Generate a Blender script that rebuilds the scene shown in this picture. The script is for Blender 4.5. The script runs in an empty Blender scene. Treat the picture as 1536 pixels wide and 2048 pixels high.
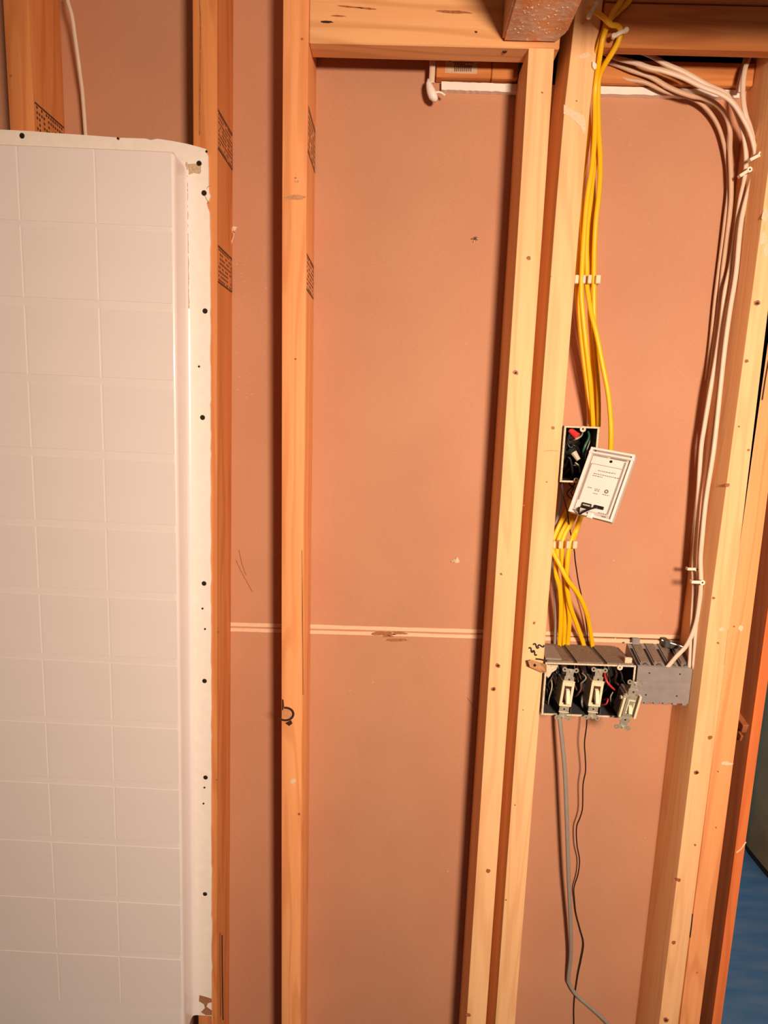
import bpy, bmesh, math, random
from mathutils import Vector, Matrix

random.seed(7)
I = 0.0254                     # one inch in metres
CAMZ = 66.0                    # lens height above the floor, inches
PLANE = 39.149                 # distance from lens to the front faces of the studs, inches

# ------------------------------------------------------------------ camera
F = 1174.48
P_, R_, Y_ = 0.16243, 0.03204, -0.01074
fw = Vector((math.sin(Y_)*math.cos(P_), math.cos(Y_)*math.cos(P_), -math.sin(P_)))
r0 = Vector((math.cos(Y_), -math.sin(Y_), 0)); u0 = r0.cross(fw)
rt = r0*math.cos(R_) + u0*math.sin(R_)
up = -r0*math.sin(R_) + u0*math.cos(R_)
cd = bpy.data.cameras.new('camera'); cam = bpy.data.objects.new('camera', cd)
bpy.context.scene.collection.objects.link(cam)
M = Matrix((rt, up, -fw)).transposed().to_4x4(); M.translation = Vector((0, 0, CAMZ*I))
cam.matrix_world = M
cd.sensor_fit = 'VERTICAL'; cd.sensor_height = 24.0; cd.lens = F/2048*24.0
cd.clip_start = 0.01
bpy.context.scene.camera = cam

# ------------------------------------------------------------------ world, lamps, exposure
sc = bpy.context.scene
w = bpy.data.worlds.new('world'); sc.world = w; w.use_nodes = True
w.node_tree.nodes['Background'].inputs[0].default_value = (1.0, 0.52, 0.28, 1)
w.node_tree.nodes['Background'].inputs[1].default_value = 0.03
def lamp(name, loc, size, power, col, target, kind='AREA'):
    ld = bpy.data.lights.new(name, kind); o = bpy.data.objects.new(name, ld)
    sc.collection.objects.link(o)
    ld.energy = power; ld.color = col
    if kind == 'AREA':
        ld.shape = 'DISK'; ld.size = size
    o.location = Vector(loc)*I + Vector((0, 0, CAMZ*I))
    o.rotation_euler = (Vector(target)-Vector(loc)).to_track_quat('-Z', 'Y').to_euler()
    return o
lamp('work_lamp', (20, -24, 8), 0.28, 36.5, (1.0, 0.765, 0.585), (15, 39, -24)).data.spread = 2.75
lamp('next_room_fill', (58, 68, 22), 0.4, 20.0, (0.88, 0.96, 1.0), (64, 89, -30))  # added fill with no known source, brightens the blue wall beyond
sc.view_settings.view_transform = 'Standard'; sc.view_settings.look = 'None'
sc.view_settings.gamma = 1.0; sc.view_settings.use_curve_mapping = False
sc.view_settings.exposure = 0.0

# ------------------------------------------------------------------ helpers
def at(px, py, d=0.0):
    """a point of the photograph on the plane d inches behind the studs' front faces (inches)"""
    v = (px-768)*rt - (py-1024)*up + F*fw
    return v/v.y*(PLANE+d)
def W(p):                       # inches -> metres, world
    return Vector((p[0]*I, p[1]*I, (p[2]+CAMZ)*I))
def D_(x, d, z): return Vector((x, PLANE+d, z))

def link(o): sc.collection.objects.link(o); return o
def root(name, p, label, cat, group=None, rot=None):
    o = link(bpy.data.objects.new(name, None)); o.location = W(p); o.empty_display_size = 0.05
    if rot: o.rotation_euler = rot
    tag(o, label, cat, group); return o
def tag(o, label=None, cat=None, group=None, kind=None):
    if label: o['label'] = label
    if cat: o['category'] = cat
    if group: o['group'] = group
    if kind: o['kind'] = kind
    return o
def make(name, bm, mat, parent=None, org=None, smooth=False, local=False):
    """bm is in inches (camera origin). org: origin in inches. With a parent the origin is the parent's."""
    if local:
        bm.transform(Matrix.Scale(I, 4)); loc = Vector(org or (0, 0, 0))*I
    else:
        if parent is not None:
            pw = parent.get('_o'); L = Vector(pw) if pw else parent.location.copy()
            for v in bm.verts: v.co = W(v.co) - L
            loc = Vector((0, 0, 0))
        else:
            if org is None:
                c = Vector((0, 0, 0))
                for v in bm.verts: c += v.co
                c /= max(1, len(bm.verts)); zmin = min(v.co.z for v in bm.verts); org = (c.x, c.y, zmin)
            L = W(org)
            for v in bm.verts: v.co = W(v.co) - L
            loc = L
    bmesh.ops.recalc_face_normals(bm, faces=bm.faces)
    me = bpy.data.meshes.new(name); bm.to_mesh(me); bm.free()
    if smooth:
        for p in me.polygons: p.use_smooth = True
    me.materials.append(mat)
    o = link(bpy.data.objects.new(name, me)); o.parent = parent; o.location = loc
    return o
def smooth_angle(o, deg=40):
    me = o.data
    for p in me.polygons: p.use_smooth = True
    bm = bmesh.new(); bm.from_mesh(me)
    for e in bm.edges:
        if len(e.link_faces) == 2 and e.calc_face_angle(0) > math.radians(deg): e.smooth = False
    bm.to_mesh(me); bm.free(); return o

def box(bm, lo, hi, bev=0.0, mtx=None, seg=1):
    r = bmesh.ops.create_cube(bm, size=1.0)
    vs = r['verts']
    for v in vs:
        v.co = Vector([lo[i] + (v.co[i]+0.5)*(hi[i]-lo[i]) for i in range(3)])
    if bev > 0:
        es = list({e for v in vs for e in v.link_edges})
        rr = bmesh.ops.bevel(bm, geom=es, offset=bev, segments=seg, affect='EDGES', profile=0.5)
        vs = list({v for f in rr['faces'] for v in f.verts} | {v for v in vs if v.is_valid})
    if mtx is not None:
        for v in vs: v.co = mtx @ v.co
    return vs
def prism(bm, pts, dvec):
    """closed polygon pts (Vectors) extruded by dvec"""
    a = [bm.verts.new(p) for p in pts]; b = [bm.verts.new(Vector(p)+Vector(dvec)) for p in pts]
    n = len(pts)
    bm.faces.new(a); bm.faces.new(list(reversed(b)))
    for i in range(n): bm.faces.new((a[i], b[i], b[(i+1) % n], a[(i+1) % n]))
    return a+b
def cr(pts, n=6):
    """Catmull-Rom through points"""
    P = [2*pts[0]-pts[1]] + list(pts) + [2*pts[-1]-pts[-2]]; out = []
    for i in range(1, len(P)-2):
        for k in range(n):
            t = k/n
            out.append(0.5*((2*P[i]) + (-P[i-1]+P[i+1])*t + (2*P[i-1]-5*P[i]+4*P[i+1]-P[i+2])*t*t
                            + (-P[i-1]+3*P[i]-3*P[i+1]+P[i+2])*t**3))
    out.append(P[-2]); return out
def tube(bm, pts, ra, rb=None, seg=8, n=5, flat_axis=Vector((0, 1, 0)), smooth_path=True, twist=0.0):
    rb = ra if rb is None else rb
    pts = [Vector(p) for p in pts]
    if smooth_path and len(pts) > 2: pts = cr(pts, n)
    rings = []; m = len(pts)
    for i, p in enumerate(pts):
        t = (pts[min(i+1, m-1)] - pts[max(i-1, 0)]).normalized()
        a = t.cross(flat_axis)
        if a.length < 0.05: a = t.cross(Vector((1, 0, 0)))
        a.normalize(); b = a.cross(t).normalized()
        if twist:
            q = Matrix.Rotation(twist*i/m, 3, t); a = q @ a; b = q @ b
        rings.append([bm.verts.new(p + a*ra*math.cos(2*math.pi*k/seg) + b*rb*math.sin(2*math.pi*k/seg)) for k in range(seg)])
    for i in range(m-1):
        for k in range(seg):
            bm.faces.new((rings[i][k], rings[i][(k+1) % seg], rings[i+1][(k+1) % seg], rings[i+1][k]))
    bm.faces.new(list(reversed(rings[0]))); bm.faces.new(rings[-1])
def disc(bm, c, r, h, nrm=Vector((0, -1, 0)), seg=12, rz=None, top=None):
    """short cylinder standing on c, axis nrm; rz: second radius"""
    nrm = Vector(nrm).normalized()
    a = nrm.cross(Vector((0, 0, 1)))
    if a.length < 0.1: a = Vector((1, 0, 0))
    a.normalize(); b = a.cross(nrm).normalized(); rz = rz or r; top = r if top is None else top
    c = Vector(c)
    r1 = [bm.verts.new(c + a*r*math.cos(2*math.pi*k/seg) + b*rz*math.sin(2*math.pi*k/seg)) for k in range(seg)]
    r2 = [bm.verts.new(c + nrm*h + (a*r*math.cos(2*math.pi*k/seg) + b*rz*math.sin(2*math.pi*k/seg))*top/r) for k in range(seg)]
    bm.faces.new(r1); bm.faces.new(list(reversed(r2)))
    for k in range(seg): bm.faces.new((r1[k], r1[(k+1) % seg], r2[(k+1) % seg], r2[k]))
def ring(bm, c, R, r, h, nrm=Vector((0, -1, 0)), seg=14):
    nrm = Vector(nrm).normalized(); a = nrm.cross(Vector((0, 0, 1))).normalized(); b = a.cross(nrm).normalized(); c = Vector(c)
    L = []
    for rad, hh in ((R, 0), (R, h), (r, h), (r, 0)):
        L.append([bm.verts.new(c + nrm*hh + (a*math.cos(2*math.pi*k/seg)+b*math.sin(2*math.pi*k/seg))*rad) for k in range(seg)])
    for j in range(4):
        A, B = L[j], L[(j+1) % 4]
        for k in range(seg): bm.faces.new((A[k], A[(k+1) % seg], B[(k+1) % seg], B[k]))

# ------------------------------------------------------------------ materials
def s2l(c):
    return tuple(((x/255)/12.92 if x/255 <= 0.04045 else ((x/255+0.055)/1.055)**2.4) for x in c)
class NT:
    def __init__(s, name):
        s.m = bpy.data.materials.new(name); s.m.use_nodes = True; s.t = s.m.node_tree
        s.b = s.t.nodes['Principled BSDF']
    def n(s, typ, **kw):
        nd = s.t.nodes.new(typ)
        for k, v in kw.items():
            if k.startswith('i_'): nd.inputs[int(k[2:]) if k[2:].isdigit() else k[2:].replace('_', ' ')].default_value = v
            else: setattr(nd, k, v)
        return nd
    def l(s, a, b): s.t.links.new(a, b)
def plain(name, col, rough=0.6, metal=0.0, noise=0.0, nscale=30.0, bump=0.0, col2=None, spec=0.5, coat=0.0):
    g = NT(name); g.b.inputs['Roughness'].default_value = rough; g.b.inputs['Metallic'].default_value = metal
    g.b.inputs['Specular IOR Level'].default_value = spec; g.b.inputs['Coat Weight'].default_value = coat
    c = s2l(col)
    tc = g.n('ShaderNodeTexCoord'); nz = g.n('ShaderNodeTexNoise'); nz.inputs['Scale'].default_value = nscale; nz.inputs['Detail'].default_value = 4
    g.l(tc.outputs['Object'], nz.inputs['Vector'])
    rp = g.n('ShaderNodeValToRGB'); e = rp.color_ramp.elements
    c2 = s2l(col2) if col2 else tuple(x*(1-noise) for x in c)
    e[0].position = 0.35; e[0].color = (*c2, 1); e[1].position = 0.65; e[1].color = (*c, 1)
    g.l(nz.outputs['Fac'], rp.inputs['Fac']); g.l(rp.outputs['Color'], g.b.inputs['Base Color'])
    if bump:
        bp = g.n('ShaderNodeBump'); bp.inputs['Strength'].default_value = bump; bp.inputs['Distance'].default_value = 0.001
        g.l(nz.outputs['Fac'], bp.inputs['Height']); g.l(bp.outputs['Normal'], g.b.inputs['Normal'])
    return g.m
def wood(name, base, dark, red, grain=0.55, axis='Z', rough=0.62, freq=26.0, streak=0.4):
    """sawn softwood: contour grain + long streaks + fine fibres, along the board's length"""
    g = NT(name); b = g.b; b.inputs['Roughness'].default_value = rough; b.inputs['Specular IOR Level'].default_value = 0.3
    tc = g.n('ShaderNodeTexCoord'); oi = g.n('ShaderNodeObjectInfo')
    ml = g.n('ShaderNodeVectorMath', operation='SCALE'); ml.inputs['Scale'].default_value = 9.0
    cx = g.n('ShaderNodeCombineXYZ')
    for k in range(3): g.l(oi.outputs['Random'], cx.inputs[k])
    g.l(cx.outputs[0], ml.inputs[0])
    ad = g.n('ShaderNodeVectorMath', operation='ADD'); g.l(tc.outputs['Object'], ad.inputs[0]); g.l(ml.outputs[0], ad.inputs[1])
    def mapped(sx, sy, sz):
        mp = g.n('ShaderNodeMapping')
        s = {'Z': (sx, sy, sz), 'X': (sz, sy, sx)}[axis]
        mp.inputs['Scale'].default_value = s; g.l(ad.outputs[0], mp.inputs['Vector']); return mp.outputs[0]
    n1 = g.n('ShaderNodeTexNoise'); n1.inputs['Scale'].default_value = 1.0; n1.inputs['Detail'].default_value = 2.0; n1.inputs['Distortion'].default_value = 0.3
    g.l(mapped(14, 14, 1.1), n1.inputs['Vector'])
    m1 = g.n('ShaderNodeMath', operation='MULTIPLY'); m1.inputs[1].default_value = freq*2; g.l(n1.outputs['Fac'], m1.inputs[0])
    sn = g.n('ShaderNodeMath', operation='SINE'); g.l(m1.outputs[0], sn.inputs[0])
    mr = g.n('ShaderNodeMapRange'); mr.inputs[1].default_value = 0.1; mr.inputs[2].default_value = 1.0; g.l(sn.outputs[0], mr.inputs[0])
    n2 = g.n('ShaderNodeTexNoise'); n2.inputs['Scale'].default_value = 1.0; n2.inputs['Detail'].default_value = 5.0
    g.l(mapped(260, 260, 5), n2.inputs['Vector'])
    n3 = g.n('ShaderNodeTexNoise'); n3.inputs['Scale'].default_value = 1.0; n3.inputs['Detail'].default_value = 3.0
    g.l(mapped(40, 40, 2.2), n3.inputs['Vector'])
    mix = g.n('ShaderNodeMix', data_type='RGBA'); mix.inputs[6].default_value = (*s2l(base), 1); mix.inputs[7].default_value = (*s2l(red), 1)
    r3 = g.n('ShaderNodeMapRange'); r3.inputs[1].default_value = 0.42; r3.inputs[2].default_value = 0.7; r3.inputs[4].default_value = streak; g.l(n3.outputs['Fac'], r3.inputs[0])
    g.l(r3.outputs[0], mix.inputs[0])
    mix2 = g.n('ShaderNodeMix', data_type='RGBA'); g.l(mix.outputs[2], mix2.inputs[6]); mix2.inputs[7].default_value = (*s2l(dark), 1)
    mg = g.n('ShaderNodeMath', operation='MULTIPLY'); mg.inputs[1].default_value = grain; g.l(mr.outputs[0], mg.inputs[0])
    g.l(mg.outputs[0], mix2.inputs[0])
    mix3 = g.n('ShaderNodeMix', data_type='RGBA'); g.l(mix2.outputs[2], mix3.inputs[6]); mix3.inputs[7].default_value = (*s2l(dark), 1)
    r2 = g.n('ShaderNodeMapRange'); r2.inputs[1].default_value = 0.5; r2.inputs[2].default_value = 0.85; r2.inputs[4].default_value = 0.35; g.l(n2.outputs['Fac'], r2.inputs[0])
    g.l(r2.outputs[0], mix3.inputs[0]); g.l(mix3.outputs[2], b.inputs['Base Color'])
    bp = g.n('ShaderNodeBump'); bp.inputs['Strength'].default_value = 0.25; bp.inputs['Distance'].default_value = 0.0006
    g.l(n2.outputs['Fac'], bp.inputs['Height']); g.l(bp.outputs['Normal'], b.inputs['Normal'])
    return g.m

WOOD = wood('pine', (244, 192, 138), (216, 148, 92), (236, 170, 116), 0.30)
WOODR = wood('pine_reddish', (240, 166, 108), (206, 120, 68), (226, 138, 82), 0.40)
WOODX = wood('pine_horizontal', (236, 178, 122), (196, 128, 76), (222, 150, 96), 0.45, axis='X')
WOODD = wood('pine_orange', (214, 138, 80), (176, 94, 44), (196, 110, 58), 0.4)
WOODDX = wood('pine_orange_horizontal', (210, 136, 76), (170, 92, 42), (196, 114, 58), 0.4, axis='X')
WOODJ = wood('gap_shaded_jamb', (160, 96, 58), (124, 66, 36), (140, 78, 46), 0.3)  # gap shade put into the jamb's brown; shims in the gap share it
WOODK = wood('orange_jamb_edge', (222, 122, 66), (180, 82, 38), (200, 100, 50), 0.3)  # lit front edge of the same jamb, kept brighter than its sides
KNOT = plain('knot', (176, 108, 60), 0.6, noise=0.4, nscale=300)
KNOTD = plain('knot_crack', (60, 26, 12), 0.8, noise=0.4, nscale=300)
CRACK = plain('crack', (180, 108, 60), 0.8, noise=0.4, nscale=200)
PLASTER = plain('plaster_smear', (240, 208, 172), 0.9, noise=0.2, nscale=400, bump=0.4)
INK = plain('ink', (96, 58, 40), 0.8, noise=0.5, nscale=500)
MARKER = plain('marker', (28, 18, 18), 0.7)
WHITE = plain('white_trim', (240, 232, 222), 0.5, noise=0.05, nscale=40)
TUB = plain('gelcoat', (236, 226, 222), 0.32, noise=0.03, nscale=6, bump=0.02, coat=0.3)
TUBF = plain('gelcoat_flange', (240, 231, 220), 0.5, noise=0.05, nscale=60, bump=0.15)
RAW = plain('raw_fibreglass', (206, 180, 148), 0.8, noise=0.3, nscale=400, bump=0.5)
CHIP = plain('chipped_edge', (176, 120, 84), 0.9, noise=0.5, nscale=600, bump=0.5)
SCREW = plain('dark_screw', (58, 46, 30), 0.45, metal=0.6, noise=0.4, nscale=500)
GROOVE = plain('groove_shade', (160, 148, 142), 0.6)  # groove shade put into flat grey strips on the white plate
YEL = plain('yellow_jacket', (244, 186, 10), 0.42, noise=0.05, nscale=60)
WHT = plain('white_jacket', (222, 196, 174), 0.45, noise=0.06, nscale=60)
GRYC = plain('grey_jacket', (150, 142, 132), 0.45, noise=0.08, nscale=60)
TANC = plain('tan_jacket', (206, 168, 138), 0.5, noise=0.08, nscale=60)
BLK = plain('black_insulation', (26, 20, 18), 0.4)
BRN = plain('brown_wire', (74, 36, 24), 0.5)
REDW = plain('red_insulation', (186, 52, 48), 0.4)
GRNW = plain('green_insulation', (54, 108, 84), 0.4)
BAREW = plain('copper', (190, 130, 90), 0.35, metal=0.8)
REDN = plain('red_wire_nut', (236, 62, 56), 0.4)
CRMW = plain('cream_wire', (170, 156, 132), 0.45)
PVC = plain('grey_pvc', (142, 134, 130), 0.55, noise=0.10, nscale=80, bump=0.1)
PVCT = plain('dusty_grey_pvc', (128, 112, 98), 0.75, noise=0.3, nscale=260, bump=0.4)
PVCD = plain('dark_grey_pvc', (74, 72, 74), 0.6, noise=0.2, nscale=100)
INNER = plain('dark_box_interior', (34, 30, 26), 0.7, noise=0.4, nscale=120)
RIM = plain('paint_spattered_rim', (226, 206, 176), 0.7, noise=0.35, nscale=350, bump=0.4)
IVORY = plain('ivory_plastic', (222, 212, 176), 0.4, noise=0.05, nscale=80)
IVORY2 = plain('dusty_ivory', (186, 174, 144), 0.55, noise=0.2, nscale=200)
STEEL = plain('galvanised_steel', (176, 168, 150), 0.45, metal=0.35, noise=0.25, nscale=260)
BRIGHT = plain('screw_head', (226, 220, 204), 0.3, metal=0.6)
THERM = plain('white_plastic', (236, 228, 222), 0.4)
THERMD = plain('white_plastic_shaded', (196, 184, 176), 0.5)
PRINT = plain('grey_print', (112, 104, 102), 0.7)
CLIP = plain('translucent_clip', (232, 198, 160), 0.45, noise=0.08, nscale=100)
STAPLE = plain('white_staple', (240, 226, 204), 0.5, noise=0.08, nscale=100)
PAPER = plain('torn_paper', (188, 138, 96), 0.85, noise=0.25, nscale=200, bump=0.3)
LABEL = plain('paper_label', (206, 176, 142), 0.8, noise=0.1, nscale=200)
BLUE = plain('blue_wall_paint', (130, 208, 244), 0.6, noise=0.05)
CABI = plain('brown_cabinet', (168, 126, 80), 0.6, noise=0.25, nscale=10)
DARK = plain('dark_cavity', (30, 14, 10), 0.9)  # shade of the cavity, slots and holes put into a near-black colour
CREAM = plain('ceiling_paint', (224, 206, 186), 0.8, noise=0.05)

def wall_paper():
    g = NT('drywall_backing_paper'); b = g.b; b.inputs['Roughness'].default_value = 0.72; b.inputs['Specular IOR Level'].default_value = 0.35
    tc = g.n('ShaderNodeTexCoord')
    n1 = g.n('ShaderNodeTexNoise'); n1.inputs['Scale'].default_value = 5; n1.inputs['Detail'].default_value = 3
    n2 = g.n('ShaderNodeTexNoise'); n2.inputs['Scale'].default_value = 420; n2.inputs['Detail'].default_value = 3
    mp = g.n('ShaderNodeMapping'); mp.inputs['Scale'].default_value = (0.35, 1, 1.0); g.l(tc.outputs['Object'], mp.inputs[0])
    g.l(tc.outputs['Object'], n1.inputs['Vector']); g.l(mp.outputs[0], n2.inputs['Vector'])
    r = g.n('ShaderNodeValToRGB'); e = r.color_ramp.elements
    e[0].position = 0.35; e[0].color = (*s2l((196, 139, 107)), 1); e[1].position = 0.68; e[1].color = (*s2l((202, 146, 112)), 1)
    g.l(n1.outputs['Fac'], r.inputs[0])
    m = g.n('ShaderNodeMix', data_type='RGBA', blend_type='MULTIPLY'); m.inputs[0].default_value = 0.16
    g.l(r.outputs[0], m.inputs[6]); g.l(n2.outputs['Fac'], m.inputs[7]); g.l(m.outputs[2], b.inputs['Base Color'])
    bp = g.n('ShaderNodeBump'); bp.inputs['Strength'].default_value = 0.15; bp.inputs['Distance'].default_value = 0.0005
    g.l(n2.outputs['Fac'], bp.inputs['Height']); g.l(bp.outputs['Normal'], b.inputs['Normal']); return g.m
PAPERB = wall_paper()
EDGE = plain('pale_paper_edge', (232, 194, 158), 0.8, noise=0.08, nscale=200)
def joist_mat():
    g = NT('foam_spattered_joist'); b = g.b; b.inputs['Roughness'].default_value = 0.35
    tc = g.n('ShaderNodeTexCoord')
    n1 = g.n('ShaderNodeTexNoise'); n1.inputs['Scale'].default_value = 22; n1.inputs['Detail'].default_value = 6; n1.inputs['Roughness'].default_value = 0.7
    n2 = g.n('ShaderNodeTexVoronoi'); n2.inputs['Scale'].default_value = 160
    n3 = g.n('ShaderNodeTexNoise'); n3.inputs['Scale'].default_value = 130; n3.inputs['Detail'].default_value = 4
    for q in (n1, n2, n3): g.l(tc.outputs['Object'], q.inputs['Vector'])
    r = g.n('ShaderNodeValToRGB'); e = r.color_ramp.elements
    e[0].position = 0.44; e[0].color = (*s2l((216, 148, 98)), 1); e[1].position = 0.60; e[1].color = (*s2l((206, 178, 158)), 1)
    g.l(n1.outputs['Fac'], r.inputs[0])
    r2 = g.n('ShaderNodeValToRGB'); e = r2.color_ramp.elements
    e[0].position = 0.60; e[0].color = (0, 0, 0, 1); e[1].position = 0.68; e[1].color = (1, 1, 1, 1)
    g.l(n3.outputs['Fac'], r2.inputs[0])
    m = g.n('ShaderNodeMix', data_type='RGBA'); g.l(r2.outputs[0], m.inputs[0]); g.l(r.outputs[0], m.inputs[6]); m.inputs[7].default_value = (*s2l((244, 226, 208)), 1)
    g.l(m.outputs[2], b.inputs['Base Color'])
    bp = g.n('ShaderNodeBump'); bp.inputs['Strength'].default_value = 0.7; bp.inputs['Distance'].default_value = 0.002
    g.l(n3.outputs['Fac'], bp.inputs['Height']); g.l(bp.outputs['Normal'], b.inputs['Normal']); return g.m
JOIST = joist_mat()
def floor_mat():
    g = NT('blue_grey_floor'); b = g.b; b.inputs['Roughness'].default_value = 0.45
    tc = g.n('ShaderNodeTexCoord'); mp = g.n('ShaderNodeMapping'); mp.inputs['Scale'].default_value = (2, 9, 1); mp.inputs['Rotation'].default_value = (0, 0, 0.5)
    g.l(tc.outputs['Object'], mp.inputs[0])
    n1 = g.n('ShaderNodeTexNoise'); n1.inputs['Scale'].default_value = 3; n1.inputs['Detail'].default_value = 6; g.l(mp.outputs[0], n1.inputs['Vector'])
    r = g.n('ShaderNodeValToRGB'); e = r.color_ramp.elements
    e[0].position = 0.3; e[0].color = (*s2l((42, 80, 112)), 1); e[1].position = 0.7; e[1].color = (*s2l((78, 94, 114)), 1)
    g.l(n1.outputs['Fac'], r.inputs[0]); g.l(r.outputs[0], b.inputs['Base Color']); return g.m
FLOOR = floor_mat()

# ------------------------------------------------------------------ the setting
TOPZ = 30.0                     # ceiling, inches above the lens
FLZ = -CAMZ
bm = bmesh.new(); box(bm, (-75, -75, FLZ-1.0), (130, 175, FLZ)); make('floor', bm, FLOOR)['kind'] = 'structure'
bm = bmesh.new(); box(bm, (-75, -75, TOPZ), (130, 175, TOPZ+1.0)); make('ceiling', bm, CREAM)['kind'] = 'structure'

# drywall sheets nailed to the far side of the studs, seen from behind
BK = 3.5
wb = link(bpy.data.objects.new('wall_back', None)); wb.location = W((0, PLANE+BK, FLZ)); wb['kind'] = 'structure'
seam = at(700, 1255, BK).z
xL, xR = -42.0, 25.9
ntx = at(866, 150, BK).x; ntz = at(1350, 176, BK).z
bm = bmesh.new()
prism(bm, [D_(xL, BK, seam+0.05), D_(xR, BK, seam-0.02), D_(xR, BK, ntz), D_(ntx, BK, ntz), D_(ntx, BK, TOPZ), D_(xL, BK, TOPZ)], (0, 0.5, 0))
o = make('drywall_sheet', bm, PAPERB, wb)
bm = bmesh.new(); box(bm, (xL, PLANE+BK, FLZ), (xR, PLANE+BK+0.5, seam-0.10)); make('drywall_sheet', bm, PAPERB, wb)
def wavy_strip(px0, px1, row0, row1, h_px, d, th, mat, parent, name, n=40, amp=0.015):
    bm = bmesh.new(); top = []; bot = []
    for i in range(n+1):
        x = px0+(px1-px0)*i/n; r = row0+(row1-row0)*i/n
        p = at(x, r, d); q = at(x, r+h_px, d)
        top.append(Vector((p.x, p.y-th, p.z+random.uniform(-amp, amp)))); bot.append(Vector((q.x, q.y-th, q.z+random.uniform(-amp, amp)*0.6)))
    prism(bm, top+list(reversed(bot)), (0, th, 0)); return make(name, bm, mat, parent)
wavy_strip(380, 1400, 1242, 1271.5, 7.5, BK, 0.03, EDGE, wb, 'sheet_edge')
wavy_strip(380, 1400, 1253, 1282.5, 7, BK, 0.04, EDGE, wb, 'sheet_edge')

def patch(name, pts, d, mat, parent, th=0.015, jit=0.0):
    bm = bmesh.new(); P = []
    for (x, y) in pts:
        p = at(x+random.uniform(-jit, jit), y+random.uniform(-jit, jit), d); P.append(Vector((p.x, p.y-th, p.z)))
    prism(bm, P, (0, th, 0)); return make(name, bm, mat, parent)
def blob(name, x, y, rx, ry, d, mat, parent, th=0.015, irr=0.25, n=12, rot=0.0):
    pts = []
    for k in range(n):
        a = 2*math.pi*k/n; q = 1+random.uniform(-irr, irr)
        ux, uy = rx*q*math.cos(a), ry*q*math.sin(a)
        pts.append((x+ux*math.cos(rot)-uy*math.sin(rot), y+ux*math.sin(rot)+uy*math.cos(rot)))
    return patch(name, pts, d, mat, parent, th)
STAIN = plain('brown_stain', (176, 114, 74), 0.9, noise=0.35, nscale=500)
STAINP = plain('pale_scuff', (214, 168, 132), 0.9, noise=0.3, nscale=500)
for x, y, rx, ry in ((770, 1267, 22, 4), (800, 1266, 14, 3), (792, 1280, 22, 2.5), (776, 1272, 12, 2)):
    blob('stain', x, y, rx, ry, BK, STAIN, wb, 0.045, 0.35, 16)
# torn nail spots
def nail_spot(x, y, dark, s=1.0):
    blob('torn_paper', x+2*s, y-2*s, 7*s, 5*s, BK, STAIN if dark else EDGE, wb, 0.03, 0.45, 11)
    bm = bmesh.new(); disc(bm, at(x, y, BK), 0.10*s, 0.12, seg=9); make('nail', bm, SCREW if dark else BRIGHT, wb)
    for k in range(3):
        a = random.uniform(0, 6.28)
        bm = bmesh.new(); p = at(x, y, BK); tube(bm, [p, p+Vector((math.cos(a)*0.15*s, -0.12, math.sin(a)*0.15*s)), p+Vector((math.cos(a)*0.28*s, -0.16, math.sin(a)*0.28*s))], 0.035*s, 0.012, 5, 2)
        make('paper_shred', bm, EDGE if (k or not dark) else STAIN, wb)
nail_spot(950, 478, True, 0.9); nail_spot(910, 1122, False, 1.0); nail_spot(466, 460, False, 1.0)
bm = bmesh.new(); tube(bm, [at(x, y, 3.3) for x, y in ((468, 466), (466, 476), (462, 490), (461, 512))], 0.03, 0.02, 5, 4); make('paper_shred', bm, EDGE, wb)
for _ in range(26):
    blob('paint_speck', random.uniform(472, 540), random.uniform(520, 800), random.uniform(0.8, 2.2), random.uniform(0.8, 2.0), BK, STAINP, wb, 0.01, 0.3, 7)
for _ in range(18):
    blob('paint_speck', random.choice((random.uniform(650, 950), random.uniform(1225, 1340))), random.uniform(230, 1950), random.uniform(1, 2.4), random.uniform(0.8, 2), BK, STAINP, wb, 0.008, 0.3, 7)
for pts in (((472, 1120), (482, 1142), (494, 1164), (505, 1184)), ((478, 1100), (484, 1128), (492, 1150)), ((935, 1396), (944, 1408), (953, 1424)), ((437, 868), (447, 880), (452, 888))):
    bm = bmesh.new(); tube(bm, [at(x, y, BK-0.05) for x, y in pts], 0.02, 0.015, 4, 3); make('scratch', bm, STAIN, wb)

# near-black box, void shade put in its colour, above the right bay's blocking
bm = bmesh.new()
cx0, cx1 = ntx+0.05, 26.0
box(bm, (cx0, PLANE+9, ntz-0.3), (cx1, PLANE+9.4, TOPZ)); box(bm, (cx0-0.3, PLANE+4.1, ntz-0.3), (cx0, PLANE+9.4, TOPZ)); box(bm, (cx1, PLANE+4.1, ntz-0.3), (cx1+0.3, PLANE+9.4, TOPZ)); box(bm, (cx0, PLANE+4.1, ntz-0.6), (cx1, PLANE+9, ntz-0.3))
make('void_shade_box', bm, DARK)['kind'] = 'structure'

# added unseen blocker out of frame, shades the right header and stud top
bm = bmesh.new(); box(bm, (11.4, 24, 19.66), (58, 27, TOPZ), 0.05); make('shade_blocker', bm, CREAM)['kind'] = 'structure'

# adjoining room beyond the doorway
bm = bmesh.new(); box(bm, (20, 89, FLZ), (125, 93, TOPZ)); o = make('wall_back_beyond', bm, BLUE); o['kind'] = 'structure'
bm = bmesh.new(); box(bm, (20, 88.4, FLZ), (125, 89, FLZ+0.9)); o = make('baseboard_back', bm, plain('navy_baseboard', (60, 74, 96), 0.6)); o['kind'] = 'structure'

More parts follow.
